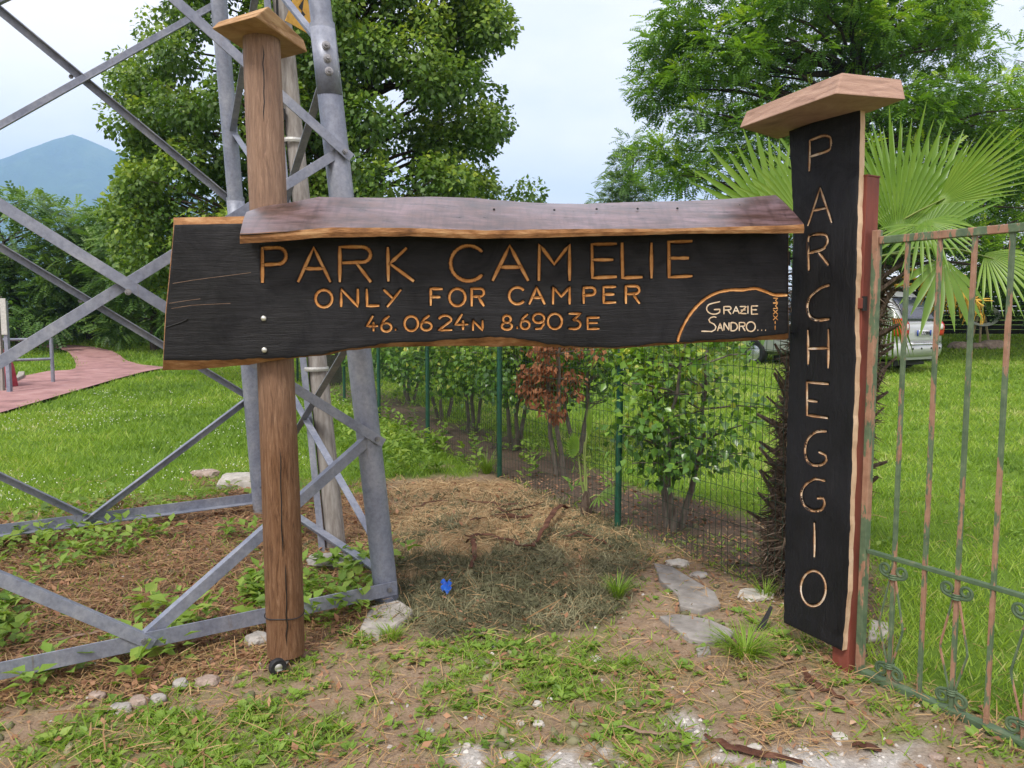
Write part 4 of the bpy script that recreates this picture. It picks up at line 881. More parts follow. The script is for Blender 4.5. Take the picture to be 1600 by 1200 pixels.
# locusts on the right
broad_tree('locust_tree', 'big bright green feathery tree filling the sky behind the upright board', [(1010, 60), (1060, 20), (1120, -80), (1250, -200), (1420, -230), (1560, -120), (1500, 30), (1560, 90), (1620, 150), (1640, 420), (1500, 430), (1300, 420), (1140, 360), (1040, 290), (1010, 240), (1040, 180), (1000, 130)], 21, 2.8, 1330, 370, .58, 80, .27, MT['locust'], 'locust', 5, trunk_r=.25, vbase=.5)
broad_tree('locust_tree', 'feathery green tree at the right edge of the photo with paler crown', [(1530, 70), (1590, 40), (1700, -60), (1850, 0), (1900, 300), (1850, 480), (1640, 490), (1540, 450), (1560, 250)], 25, 2.5, 1680, 90, .9, 95, .30, MT['locust'], 'locust', 6, trunk_r=.2, vbase=.55)
broad_tree('locust_tree', 'backing tree, its leaves darkened for crown shade, behind the big feathery crown and palm fronds', [(1060, 330), (1100, 200), (1200, 90), (1350, 20), (1480, 60), (1560, 130), (1640, 250), (1700, 500), (1500, 490), (1300, 480), (1120, 480), (1050, 420)], 26, 1.2, 1420, 125, .85, 52, .32, MT['locust_far'], 'locust', 16, trunk_r=.2, vbase=.25)  # added backing; shade under the crown is put into its darker leaf colour
broad_tree('slender_tree', 'small slender feathery tree in the sky gap beside the big locust', [(985, 205), (1005, 230), (1030, 290), (1065, 330), (1060, 400), (930, 400), (925, 320), (955, 300), (950, 255), (970, 230)], 36, 1.2, 980, 46, .55, 55, .36, MT['locust_far'], 'locust', 8, trunk_r=.1, vbase=.5)
# locust scrub on the left
for k, (poly, tx, YY, lab) in enumerate([
    ([(-80, 330), (20, 320), (45, 300), (95, 340), (110, 420), (100, 520), (-80, 515)], 30, 25, 'leftmost bushy green tree below the blue mountain'),
    ([(85, 350), (120, 315), (170, 325), (190, 390), (200, 500), (90, 515)], 140, 27, 'middle bushy green tree below the blue mountain'),
    ([(165, 370), (215, 330), (265, 350), (330, 400), (340, 500), (250, 520), (170, 510)], 240, 24, 'bushy green tree just left of the sign board end'),
    ([(-250, 330), (-120, 300), (-40, 330), (-20, 500), (-250, 510)], -130, 26, 'bushy green tree at the far left edge of the photo'),
]):
    broad_tree('scrub_tree', lab, poly, YY, 1.8, tx, 56 if k < 3 else 24, .75, 72, .35, MT['locust_far'], 'locust', 40 + k, trunk_r=.12, vbase=.48, group=None)
for k, (a, b, c_, d_) in enumerate([(250, 500, 24, 1.1), (200, 512, 22.5, .7), (330, 505, 23, 1.0), (60, 510, 24, .8)]):
    pass

# ------------------------------------------------------------------ camellias behind the fence
def shrub(name, label, base_px, h, wdt, stems, nleaf, mat, seed, lsize=.075, tall0=.45, cat='shrub', group=None, vb=.45, barkm='barkgrey', dead=0):
    rr_ = random.Random(seed); b = atG(*base_px) if len(base_px) == 2 else np.array([base_px[0], base_px[1], float(gz(base_px[0], base_px[1]))]); root = thing(name, label, cat, b, group); tips = []; mb = MB()
    for s in range(stems):
        a = s * 2.4 + rr_.uniform(-.4, .4); b0 = b + np.array([math.cos(a), math.sin(a), 0]) * .05 - bz * .04; e = b + np.array([math.cos(a) * wdt * .22, math.sin(a) * wdt * .22, h * rr_.uniform(.75, .95)])
        P = limb(mb, b0, e, .026, .008, 9, .06, 8, rr_)
        for q in range(3, 9):
            for _ in range(3):
                aa = rr_.uniform(0, 6.28); l = wdt * rr_.uniform(.18, .5); t = P[q] + np.array([math.cos(aa) * l, math.sin(aa) * l, rr_.uniform(.02, .5) * l]); Q = limb(mb, P[q], t, .008, .003, 5, .12, 4, rr_); tips += [Q[-1], Q[-2], Q[2]]
    mb.build('stems', MT[barkm], root, smooth=True, fix=False)
    tips = np.array([t for t in tips if t[2] > b[2] + tall0 * h * .8]); i = rng.integers(0, len(tips), nleaf); p = tips[i] + rng.normal(size=(nleaf, 3)) * np.array([.07, .07, .06]) * wdt
    d = norm(p - (b + bz * h * .5)); f = norm(d * .5 + rng.normal(size=(nleaf, 3)) * .7 + np.array([0, 0, -.45 if not dead else -1.])); up = norm(rng.normal(size=(nleaf, 3)) * .5 + np.array([0, -.2, 1]))
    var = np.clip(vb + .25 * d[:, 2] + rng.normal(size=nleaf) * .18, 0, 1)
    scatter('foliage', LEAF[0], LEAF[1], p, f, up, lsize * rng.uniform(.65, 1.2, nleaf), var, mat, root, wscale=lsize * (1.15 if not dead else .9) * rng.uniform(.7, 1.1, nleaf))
    return root
shrub('camellia_shrub', 'nearest glossy camellia shrub right of the near fence post, two bare stems', (1052, 826), 1.45, .95, 3, 2100, MT['camellia'], 1, .066, .36, vb=.46)
shrub('dead_shrub', 'dead shrub with hanging rust-brown leaves behind the fence', (872, 745), 1.9, .72, 2, 1500, MT['deadleaf'], 2, .076, .42, vb=.5, dead=1)
shrub('camellia_shrub', 'glossy camellia left of the dead brown shrub', (806, 702), 1.75, 1.35, 3, 4200, MT['camellia'], 3, .074, .24, vb=.5)
shrub('camellia_shrub', 'yellowish green camellia between two middle fence posts', (738, 676), 1.75, 1.4, 3, 4600, MT['camellia'], 4, .078, .10, vb=.66)
shrub('camellia_shrub', 'dark camellia behind the third fence post', (690, 655), 1.9, 1.6, 3, 4800, MT['camellia'], 5, .082, .06, vb=.42)
shrub('camellia_shrub', 'farthest low camellia at the end of the fence row', (640, 632), 2.0, 1.9, 3, 5000, MT['camellia'], 6, .095, .04, vb=.5)
shrub('camellia_shrub', 'leafy camellia directly behind the dead brown shrub', (905, 712), 1.8, 1.3, 3, 3200, MT['camellia'], 9, .07, .5, vb=.5)
# seedling fan palm in front of the bed
def frond(root, hub, m_, face, Ln, nseg, spread, droop, var0, base_pt=None, stiff=1.0, rr_=random, name='frond', wf=.72):
    m_ = norm(np.array(m_, float)); face = np.array(face, float); face = norm(face - m_ * np.dot(face, m_)); sd_ = np.cross(m_, face); hub = np.array(hub, float)
    V = []; T = []; var = []
    for k in range(nseg):
        a = (k / (nseg - 1) - .5) * R(spread); l = Ln * (1 - .28 * (abs(a) / (R(spread) / 2)) ** 2) * rr_.uniform(.9, 1.05); dr = m_ * math.cos(a) + sd_ * math.sin(a); la = -m_ * math.sin(a) + sd_ * math.cos(a)
        dth = R(spread) / (nseg - 1); dd_ = droop * rr_.uniform(.6, 1.4); tw_ = rr_.uniform(-.25, .25); k0 = len(V); n = 7
        for i in range(n):
            t = i / (n - 1); wdt = min(.5 * dth * l * t * 1.02, .5 * dth * l * .52) * (1 if t < .55 else max(0.04, 1 - ((t - .55) / .45) ** 1.6)) * wf
            dz = -dd_ * l * max(0, t - .35) ** 2 * 1.6; cp_ = hub + dr * l * t * (1 - .12 * dd_ * t) + bz * dz + face * (.06 * l * math.cos(a) * t * t)
            fo_ = .35 * wdt * (1 if k % 2 == 0 else 1)
            V += [cp_ - la * wdt + face * fo_, cp_ - face * fo_ * .6, cp_ + la * wdt + face * fo_]; v_ = np.clip(var0 + rr_.uniform(-.18, .18) + (.25 if t > .93 else 0), 0, 1); var += [v_] * 3
            if i: q_ = k0 + 3 * i; T += [(q_ - 3, q_ - 2, q_ + 1), (q_ - 3, q_ + 1, q_), (q_ - 2, q_ - 1, q_ + 2), (q_ - 2, q_ + 2, q_ + 1)]
    o = link_mesh(name, np_mesh(name, np.array(V), np.array(T).ravel(), 3, {'var': np.array(var)}, smooth=True), MT['palm'], root)
    if base_pt is not None:
        b = np.array(base_pt, float); mdp = (b + hub) / 2 + bz * .08 * np.linalg.norm(hub - b); MB().tube([b, b * .55 + mdp * .45, mdp, mdp * .4 + hub * .6 + bz * .01, hub + m_ * .05], [.016, .012, .010, .009, .005], 7, flat=.6).build('petiole', MT['petiole'], o, smooth=True, fix=False)
    return o
pl_ = atG(1288, 948); PY_ = 4.15; pc = np.array([atY(1254, 900, PY_)[0], PY_, float(gz(1.7, PY_))])
pm = thing('fan_palm', 'fan palm with shaggy fibrous trunk behind the upright board and gate', 'palm', pc)
tp_ = np.array([atY(1316, 440, PY_)[0], PY_, atY(1335, 430, PY_)[2]])
P = []; Rr = []
for k in range(22):
    s = k / 21; P.append(pc + (tp_ - pc) * s); Rr.append(.165 + .04 * math.sin(s * 2.6) + .02 * random.random())
rows = []; nn = 40
for k, (p, r) in enumerate(zip(P, Rr)):
    for i in range(nn):
        a = 2 * math.pi * i / nn; r_ = r * (1 + .16 * (mnoise.noise((math.cos(a) * 4, math.sin(a) * 4, k * .7)))); rows.append(p + np.array([math.cos(a) * r_, math.sin(a) * r_, 0]))
MB().add(rows, [(k * nn + i, k * nn + (i + 1) % nn, (k + 1) * nn + (i + 1) % nn, (k + 1) * nn + i) for k in range(21) for i in range(nn)] + [tuple(21 * nn + i for i in range(nn))]).build('trunk', MT['palmtrunk'], pm, smooth=True, fix=False)
stub = MB().prism([(-.035, 0, 0), (.035, 0, 0), (.03, .02, -.012), (-.03, .02, -.012)], None, [(-.010, .13, .13), (.010, .13, .13), (.009, .136, .12), (-.009, .136, .12)]).mesh('leaf_base'); stub.materials.append(MT['palmtrunk'])
for k in range(150):
    s = (k + .5) / 150; a = k * 2.39996; i = min(21, int(s * 21)); p = P[0] + (P[-1] - P[0]) * s; o = bpy.data.objects.new('leaf_base', stub); C.objects.link(o); o.parent = pm
    r_ = Rr[i] * .93; o.location = Vector(p + np.array([math.cos(a) * r_, math.sin(a) * r_, 0])) - pm.location; o.rotation_euler = (R(random.uniform(-25, 25)), R(random.uniform(-15, 15)), a - math.pi / 2); o.scale = (random.uniform(.5, 1.05),) * 3
# fibre hairs on the trunk
nH = 9000; s = rng.random(nH); a = rng.random(nH) * 6.283; p = pc + (tp_ - pc) * s[:, None] + np.c_[np.cos(a), np.sin(a), a * 0] * .185; f = np.c_[np.cos(a), np.sin(a), a * 0] * .3 + rng.normal(size=(nH, 3)) * .45 + np.array([0, 0, -.35])
MT['fibre'] = leafmat('palm_fibre', [(0, (.04, .028, .02)), (.5, (.11, .08, .058)), (1, (.25, .20, .155))], .05, .9, .05, (1, .9, .8))
scatter('trunk_fibre', BLADE[0], BLADE[1], p, norm(f), rvec(nH), rng.uniform(.06, .16, nH), np.clip(rng.normal(.45, .2, nH), 0, 1), MT['fibre'], pm, kind='stuff', wscale=rng.uniform(.004, .012, nH))
cr_ = tp_ + bz * .05
def pf(hubpx, tippx, Yh, Yt, n, spread, droop, v, face=(0, -1, .25), wf=.72):
    h = atY(*hubpx, Yh); t = atY(*tippx, Yt); frond(pm, h, t - h, face, np.linalg.norm(t - h), n, spread, droop, v, cr_, wf=wf)
pf((1215, 352), (1112, 222), 4.35, 4.35, 20, 140, .05, .6, wf=.95)
pf((1262, 352), (1148, 262), 4.05, 3.95, 16, 90, .08, .7, wf=.95)
pf((1300, 330), (1215, 200), 4.6, 4.7, 18, 110, .05, .5, wf=.95)
pf((1402, 372), (1412, 160), 4.05, 4.0, 20, 100, .03, .5, wf=.85)
pf((1440, 370), (1490, 200), 4.35, 4.5, 18, 90, .05, .42, wf=1.0)
pf((1462, 320), (1622, 205), 4.0, 3.75, 16, 62, .06, .68, wf=1.0)
pf((1446, 345), (1520, 400), 3.95, 3.75, 18, 150, .25, .6, (0, -.9, .5))
pf((1474, 402), (1462, 525), 3.85, 3.75, 9, 100, .12, .45, (0, -1, .3), .95)
pf((1440, 350), (1395, 420), 3.9, 3.8, 12, 110, .2, .5, (0, -.8, .6))
pf((1540, 395), (1640, 470), 4.1, 3.9, 16, 120, .3, .72, (0, -.9, .4))
pf((1400, 330), (1350, 190), 4.7, 4.9, 18, 100, .05, .4)
pf((1395, 480), (1330, 560), 4.3, 4.5, 20, 120, .3, .4)
for k, (a, b) in enumerate((((1400, 445), (1495, 452)), ((1410, 430), (1525, 470)), ((1420, 420), (1480, 425)))):
    q0 = atY(*a, 4.0); q1 = atY(*b, 3.95); mb = MB(); MT.setdefault('infl', simple('yellow_palm_flower_stalk', [(.3, (.42, .24, .03)), (.7, (.62, .42, .07))], 30, rough=.7)); limb(mb, q0, q1, .009, .006, 6, .12, 6)
    for _ in range(60):
        t = random.uniform(.55, 1.05); s0 = q0 + (q1 - q0) * t; e = s0 + np.array([random.uniform(-.06, .08), random.uniform(-.06, .06), random.uniform(-.13, .02)]); limb(mb, s0, e, .004, .0025, 4, .2, 4)
    mb.build('flower_stalk', MT['infl'], pm, fix=False)
sp = atG(916, 806); sm_ = thing('palm_seedling', 'small fan palm seedling with one folded round leaf by the fence', 'palm', sp)
mb = MB()
for a, b in ((902, 702), (921, 640), (912, 690)): limb(mb, sp + bz * .1, atY(a, b, sp[1]), .009, .004, 6, .04, 6)
mb.build('leaf_stalks', MT['petiole'], sm_, smooth=True, fix=False)
MB().tube([sp - bz * .03, sp + bz * .06, sp + bz * .14, sp + bz * .19], [.04, .045, .035, .015], 10).build('trunk', MT['palmtrunk'], sm_, smooth=True)
frond(sm_, atY(905, 704, sp[1]), (-.6, -.3, .45), (.2, -.8, .5), .16, 14, 120, .0, .6, wf=2.0)
frond(sm_, atY(919, 690, sp[1]), (.05, 0, 1), (0, -1, .1), .30, 10, 16, .0, .65, wf=1.4)
frond(sm_, atY(935, 775, sp[1] - .05), (.5, -.4, .1), (0, -.4, 1), .24, 14, 170, .1, .35, sp + bz * .12)
# ------------------------------------------------------------------ silver minivan parked on the lawn
TH = R(33); cf_ = np.array([-math.sin(TH), math.cos(TH), 0.]); cl_ = np.array([-math.cos(TH), -math.sin(TH), 0.])   # car forward, car left
CR = np.array([atY(1438, 560, 17.7)[0], 17.7, 0.]); CR[2] = float(gz(CR[0], CR[1])) + .01
cz0 = CR[2]
van = thing('minivan', 'silver minivan parked on the lawn behind the palm and gate', 'car', CR)
MT['carpaint'] = simple('silver_car_paint', [(.3, (.40, .42, .42)), (.7, (.46, .48, .48))], 3, rough=.3, spec=.5, metal=.25, bmp=0)
MT['carpaint'].node_tree.nodes['Principled BSDF'].inputs['Coat Weight'].default_value = .6
MT['glass'] = simple('tinted_glass', (.035, .04, .06), 3, rough=.06, spec=.7, bmp=0)
MT['tail'] = simple('red_tail_lamp', [(.3, (.45, .012, .02)), (.7, (.60, .03, .035))], 20, rough=.15, spec=.6, bmp=0)
MT['lampclear'] = simple('clear_lamp', (.62, .58, .56), 20, rough=.15, spec=.6, bmp=0)
MT['chrome'] = simple('bright_trim', (.55, .56, .56), 8, rough=.25, metal=.8, bmp=0)
MT['plate'] = simple('plate_white', (.62, .64, .66), 8, rough=.4, bmp=0); MT['plateblue'] = simple('plate_blue', (.02, .06, .30), 8, rough=.4, bmp=0)
def cw(x, y, z): return CR + cf_ * x + cl_ * y + bz * z * 1.08
HW = .96
def section(x):
    """half outline at station x (0 = rear): list of (half width, height), bottom to roof"""
    roof = np.interp(x, [0, .22, .55, 1.1, 2.4, 3.0, 3.6, 3.95, 4.6, 4.85], [1.05, 1.40, 1.72, 1.80, 1.78, 1.66, 1.25, 1.10, .95, .72])
    belt = np.interp(x, [0, .4, 3.4, 3.95, 4.6, 4.85], [1.02, 1.06, 1.04, 1.02, .88, .66])
    hw = HW * np.interp(x, [0, .12, .5, 3.6, 4.4, 4.85], [.86, .94, 1.0, 1.0, .92, .72]); rw = hw * np.interp(x, [0, .5, 2.6, 3.6, 4.85], [.90, .78, .76, .86, .9])
    roof = max(roof, belt + .02); f = (roof - belt)
    return [(0, .30), (hw * .80, .30), (hw * .96, .38), (hw * 1.0, .55), (hw * 1.0, .78), (hw * .985, belt), (hw * .985 + (rw - hw * .985) * .5, belt + f * .5), (rw * 1.0, belt + f * .86), (rw * .86, belt + f * .97), (rw * .5, roof), (0, roof + .01)]
xs = [0, .05, .12, .22, .35, .6, 1.0, 1.6, 2.2, 2.8, 3.2, 3.6, 3.95, 4.3, 4.6, 4.78, 4.85]; rows = []
for x in xs:
    h = section(x); rows.append([cw(x, a, z) for a, z in h] + [cw(x, -a, z) for a, z in h[-2:0:-1]])
q = len(rows[0]); mb = MB(); mb.add([p for r in rows for p in r], [(i * q + k, i * q + (k + 1) % q, (i + 1) * q + (k + 1) % q, (i + 1) * q + k) for i in range(len(xs) - 1) for k in range(q)] + [tuple(range(q)), tuple((len(xs) - 1) * q + k for k in range(q))[::-1]])
body = mb.build('body', MT['carpaint'], van, smooth=True, bevel=.02)
def onrear(y, z, o=.012):                                    # point on the sloping tail
    x = np.interp(z, [.3, 1.03, 1.40, 1.72], [0, 0, .21, .53]) + .02 * 0; return cw(x - o - .01 + .10 * max(0, (abs(y) / HW - .7)) ** 1.2, y, z)
def patch(ys, zs, fn_, name, mat, parent, th=.012):
    V = [fn_(y, z) for z in zs for y in ys]; n = len(ys); mb = MB(); mb.add(V, [(j * n + i, j * n + i + 1, (j + 1) * n + i + 1, (j + 1) * n + i) for j in range(len(zs) - 1) for i in range(n - 1)])
    o = mb.build(name, mat, parent, smooth=True, fix=False); m = o.modifiers.new('thick', 'SOLIDIFY'); m.thickness = th; m.offset = 0; return o
tg = patch(np.linspace(-.80, .80, 9), np.linspace(.62, 1.08, 5), lambda y, z: onrear(y, z, .02), 'tailgate', MT['carpaint'], van, .02)
patch(np.linspace(-.68, .68, 9), np.linspace(1.12, 1.62, 6), lambda y, z: onrear(y * (1 - .22 * (z - 1.12)), z, .03), 'rear_window', MT['glass'], tg)
wip = MB().tube([onrear(-.1, 1.13, .06), onrear(-.5, 1.28, .06)], .012, 6).build('wiper', MT['black'], tg)
pt_ = patch(np.linspace(-.27, .27, 3), np.linspace(.80, .92, 3), lambda y, z: onrear(y, z, .045), 'number_plate', MT['plate'], tg)
for sgn in (-1, 1): patch(np.linspace(sgn * .265 - .025, sgn * .265 + .025, 3), np.linspace(.80, .92, 3), lambda y, z: onrear(y, z, .056), 'blue_band', MT['plateblue'], pt_)
MTchar = {'C': [[(1, .1), (0, .1), (0, .9), (1, .9)]], 'T': [[(0, .05), (1, .05)], [(.5, .05), (.5, 1)]], '1': [[(.5, 0), (.5, 1)]]}
for k, ch in enumerate(['C', 'T', '2', '2', '9', '0', 'A']):
    st = GL.get(ch) or MTchar[ch]; mb = MB(); x0 = .205 - k * .066
    for s in st: mb.tube([onrear(x0 - a * .042, .895 - b * .07, .058) for a, b in s], .006, 4)
    mb.build('plate_character', MT['black'], pt_, fix=False)
for sg in (1, -1):
    tl = patch(np.linspace(.62, .98, 7) * sg, np.linspace(.80, 1.16, 7), lambda y, z: onrear(y * (1 - .25 * max(0, (z - 1.0))), z, .03 + .02 * math.sin(math.pi * (z - .80) / .36)) - cf_ * (-.0) + cf_ * .22 * max(0, abs(y) - .86) * 4, 'tail_light', MT['tail'], van, .03)
    patch(np.linspace(.66, .78, 4) * sg, np.linspace(.93, 1.05, 4), lambda y, z: onrear(y, z, .065), 'reversing_lamp', MT['lampclear'], tl, .015)
    for lo_, hi_ in ((.62, 1.6), (1.72, 2.7), (2.76, 3.35)):
        patch(np.linspace(lo_, hi_, 4), np.linspace(1.10, 1.56, 5), lambda x, z: cw(x + (.12 * (z - 1.1) if lo_ > 2.7 else 0) * -1, sg * (np.interp(z, [c[1] for c in section(x)[4:9]], [c[0] for c in section(x)[4:9]]) + .010), z), 'side_window', MT['glass'], van)
    mb = MB(); mb.tube([cw(.5, sg * .62, 1.86), cw(1.4, sg * .62, 1.88), cw(2.3, sg * .62, 1.86)], .018, 8)
    for x in (.55, 1.4, 2.25): mb.tube([cw(x, sg * .62, 1.76), cw(x, sg * .62, 1.87)], .016, 6)
    mb.build('roof_rail', MT['chrome'], van)
    for x in (.93, 3.92):
        c = cw(x, sg * (HW - .08), .33); wl = MB().lathe([(.20, -.10), (.30, -.11), (.335, -.07), (.335, .07), (.30, .11), (.20, .10)], c, cl_ * sg, 28).build('tyre', MT['rubber'], van, smooth=True)
        MB().lathe([(.0, .09), (.06, .095), (.19, .075), (.215, .11)], c, cl_ * sg, 24).build('rim', MT['chrome'], wl, smooth=True)
mb = MB()
prof = [(-.03, .36), (-.10, .40), (-.13, .50), (-.13, .60), (-.08, .66), (.0, .66)]; rows = []
for y in np.linspace(-1, 1, 15):
    for a, z in prof: rows.append(cw(a + .22 * abs(y) ** 5, y * (HW + .02), z))
n = len(prof); mb.add(rows, [(i * n + k, i * n + k + 1, (i + 1) * n + k + 1, (i + 1) * n + k) for i in range(14) for k in range(n - 1)]); bpr = mb.build('rear_bumper', MT['carpaint'], van, smooth=True, fix=False)
patch(np.linspace(-.62, .62, 7), np.linspace(.612, .665, 3), lambda y, z: cw(-.145 + (z - .612) * .8, y, z + .01), 'step_pad', MT['chrome'], bpr)
for y in (-.55, -.2, .2, .55): MB().lathe([(0, .012), (.02, .012), (.024, 0)], cw(-.13, y, .54), -cf_, 10).build('parking_sensor', MT['black'], bpr)
MB().box(cw(1.9, 0, .22), 1.6, .7, .06, [cf_, cl_, bz]).build('underbody', MT['black'], van)
mb = MB(); mb.tube([cw(-.02, -.5, .27), cw(.5, -.5, .27)], .03, 10); mb.build('exhaust', MT['chrome'], van)
# ------------------------------------------------------------------ far right: dark timber fence, bush, hose stand, stones
MT['darkwood'] = simple('dark_stained_timber', [(.3, (.012, .011, .010)), (.7, (.035, .03, .026))], 6, (.4, .4, 4), .8, .2, 0, .4, 20)
f0 = atY(1395, 520, 29.0); f1 = atY(1760, 520, 27.5); bf = thing('timber_fence', 'dark timber board fence at the back of the lawn right of the minivan', 'fence', (f0[0], f0[1], float(gz(f0[0], f0[1]))))
u = np.array([f1[0] - f0[0], f1[1] - f0[1], 0]); Lf = np.linalg.norm(u); u /= Lf; vv = np.array([u[1], -u[0], 0])
for k in range(12):
    z = float(gz(f0[0], f0[1])) + .08 + k * .17
    MB().box(np.array([f0[0], f0[1], 0]) + u * Lf / 2 + bz * z, Lf / 2, .02, .078, [u, vv, bz]).build('board', MT['darkwood'], bf, bevel=.006)
for s in np.linspace(0, Lf, 6): MB().box(np.array([f0[0], f0[1], 0]) + u * s - vv * .07 + bz * (float(gz(f0[0], f0[1])) + 1.0), .05, .05, 1.15, [u, vv, bz]).build('post', MT['darkwood'], bf)
gp2 = atY(1513, 500, 26.8); gq = np.array([gp2[0], gp2[1], float(gz(gp2[0], gp2[1]))]); o = MB().tube([gq - bz * .05, gq + bz * 2.9], .035, 10).build('slim_post', MT['steel'], smooth=True); tag(o, 'slim grey metal post in front of the dark timber fence', 'post')
hs = atG(1532, 519); hs = np.array([atY(1532, 517, 25.5)[0], 25.5, 0]); hs[2] = float(gz(hs[0], hs[1])); st = thing('hose_stand', 'small wooden stand with a pale coiled hose at the back of the lawn', 'stand', hs)
MT['paletimber'] = simple('pale_timber', (.42, .33, .2), 9, rough=.8); MT['hose'] = simple('pale_hose', (.55, .57, .55), 9, rough=.5)
for a in (-.32, 0, .32): MB().tube([hs + np.array([a, 0, -.03]), hs + np.array([a * .35, 0, .95])], .035, 8).build('leg', MT['paletimber'], st)
for k in range(4):
    MB().tube([hs + np.array([(.42 + .03 * k) * math.cos(a), -.08 - .03 * k, .95 + (.26 + .02 * k) * math.sin(a)]) for a in np.linspace(0, 6.3, 24)], .018, 6, cap=False).build('hose_loop', MT['hose'], st, fix=False)
def stone(pos, sx, sy, sz, mat, label, name='stone', cat='stone', group=None, seed=0, rot=0., flat=.0):
    import bmesh
    b = bmesh.new(); bmesh.ops.create_icosphere(b, subdivisions=3, radius=1); 
    for v in b.verts:
        c = v.co; k = 1 + .30 * mnoise.noise(c * 1.3 + Vector((seed * 3.1, 0, 0))) + .12 * mnoise.noise(c * 3.7 + Vector((seed, 5, 0))); v.co = c * k
        v.co.z = max(v.co.z, -.55); v.co.z = min(v.co.z, .75 - flat * .4)
        x, y = v.co.x, v.co.y; v.co.x = (x * math.cos(rot) - y * math.sin(rot)) * sx; v.co.y = (x * math.sin(rot) + y * math.cos(rot)) * sy; v.co.z *= sz
    me = bpy.data.meshes.new(name); b.to_mesh(me); b.free(); o = link_mesh(name, me, mat); o.location = Vector((float(pos[0]), float(pos[1]), float(pos[2]) + sz * .30)); return tag(o, label, cat, group)
for k, (a, b, s) in enumerate(((1500, 517, .34), (1527, 519, .28), (1552, 520, .42))):
    p = atY(a, b, 24.6); p[2] = float(gz(p[0], p[1])); stone(p, s, s * .7, s * .6, MT['brownstone'], ['leftmost border stone below the hose stand', 'middle border stone below the hose stand', 'rightmost larger border stone below the hose stand'][k], seed=60 + k)
q = atY(1592, 500, 25.5); shrub('red_bush', 'reddish brown bush at the right edge behind the gate bars', (q[0], q[1]), 2.0, 2.2, 4, 2600, MT['deadleaf'], 12, .12, .1, vb=.45, cat='bush')
q = atY(1395, 500, 31); 
# ------------------------------------------------------------------ left edge: hand rail, sign posts, red car corner, kerb
rl0 = atG(-60, 580); rl1 = atG(82, 580); rl1 = np.array([atY(82, 575, 15.5)[0], 15.5, float(gz(-9, 15.5))]); rl0 = np.array([atY(-60, 575, 14.6)[0], 14.6, float(gz(-9, 15))])
rail = thing('hand_rail', 'grey metal hand rail beside the red path at the left edge', 'railing', rl1)
hR = atY(82, 528, 15.5)[2] - rl1[2]
for k, p in enumerate((rl1, rl1 * .5 + rl0 * .5, rl0)): MB().tube([p - bz * .05, p + bz * hR], .035, 12).build('post', MT['steel'], rail, smooth=True)
for fz in (.98, .55): MB().tube([rl0 + bz * hR * fz, rl1 + bz * hR * fz], .028, 10).build('rail', MT['steel'], rail, smooth=True)
for nm, a, b, YY, wd_, lab, mt_ in (('notice_board', 14, 470, 13.8, .085, 'slim grey notice panel on a post at the left edge', 'strap'), ('timber_post', 3, 465, 14.0, .05, 'brown timber post beside the notice panel at the left edge', 'post')):
    p = atY(a, 590, YY); p[2] = float(gz(p[0], p[1])); zt_ = atY(a, b, YY)[2]
    t_ = thing(nm, lab, 'post' if nm == 'timber_post' else 'notice', p)
    MB().box((p[0], p[1], (p[2] + zt_) / 2), .035, .035, (zt_ - p[2]) / 2, None).build('upright', MT['steel' if nm == 'notice_board' else 'greywood'], t_, bevel=.004)
    if nm == 'notice_board': MB().box((p[0] + .0, p[1] - .05, zt_ - .28), .05, .012, .32, None).build('panel', MT['strap'], t_, bevel=.004)
    else: MB().box((p[0], p[1], zt_ + .01), .05, .05, .012, None).build('top_board', MT['greywood'], t_, bevel=.003)
p = atY(-14, 560, 14.6); p[2] = float(gz(p[0], p[1])); stone(p, .42, .3, .75, simple('red_cover', [(.3, (.30, .03, .05)), (.7, (.48, .08, .11))], 14, rough=.6), 'dark red rounded object at the left edge by the hand rail', 'red_cover', 'cover', seed=3)
kb = [atG(*q) for q in ((-120, 634), (-40, 617), (0, 606), (20, 600), (32, 594), (34, 588))]; mb = MB()
for a, b in zip(kb[:-1], kb[1:]):
    d_ = norm(b - a); s_ = np.array([-d_[1], d_[0], 0]) * .06; zz_ = bz * .11; mb = MB(); mb.prism([a - s_ - bz * .05, b - s_ - bz * .05, b + s_ - bz * .05, a + s_ - bz * .05], None, [a - s_ + zz_, b - s_ + zz_, b + s_ + zz_, a + s_ + zz_])
    if a is kb[0]: kerb = thing('kerb', 'low grey concrete kerb curving along the red path at the left edge', 'kerb', kb[2])
    mb.build('kerb_stone', MT['concrete'], kerb, bevel=.012)
# ------------------------------------------------------------------ stones, slabs and bits near the camera
def gstone(px, py, wpx, hpx, mat, label, seed, flat=.2, hz=None, name='stone', cat='stone', group=None):
    p = atG(px, py + hpx * .25); m = p[1] / F; sx = wpx * m / 2; sz = hpx * m * .62 if hz is None else hz; return stone(p, sx, sx * .75, sz, mat, label, name, cat, group, seed, 0, flat)
gstone(373, 752, 66, 34, MT['palestone'], 'large pale rounded stone in the grass behind the tower', 21, .3)
gstone(322, 740, 44, 16, MT['brownstone'], 'low brown stone left of the large pale stone', 22)
gstone(324, 1065, 40, 22, MT['brownstone'], 'flat brown stone left of the caster wheel', 23)
gstone(283, 1068, 26, 20, MT['stone'], 'small angular grey stone next to the flat brown stone', 24)
gstone(218, 1096, 34, 24, MT['brownstone'], 'reddish brown stone in the leaf litter, lower left', 25)
gstone(247, 1092, 26, 20, MT['stone'], 'grey stone just right of the reddish brown stone', 26)
gstone(188, 1106, 38, 16, MT['stone'], 'flat grey stone left of the reddish brown stone', 27)
gstone(152, 1086, 28, 14, MT['brownstone'], 'small dull stone in the litter below the bottom beam', 28)
gstone(404, 998, 40, 24, MT['stone'], 'grey stone half hidden behind the round post', 29)
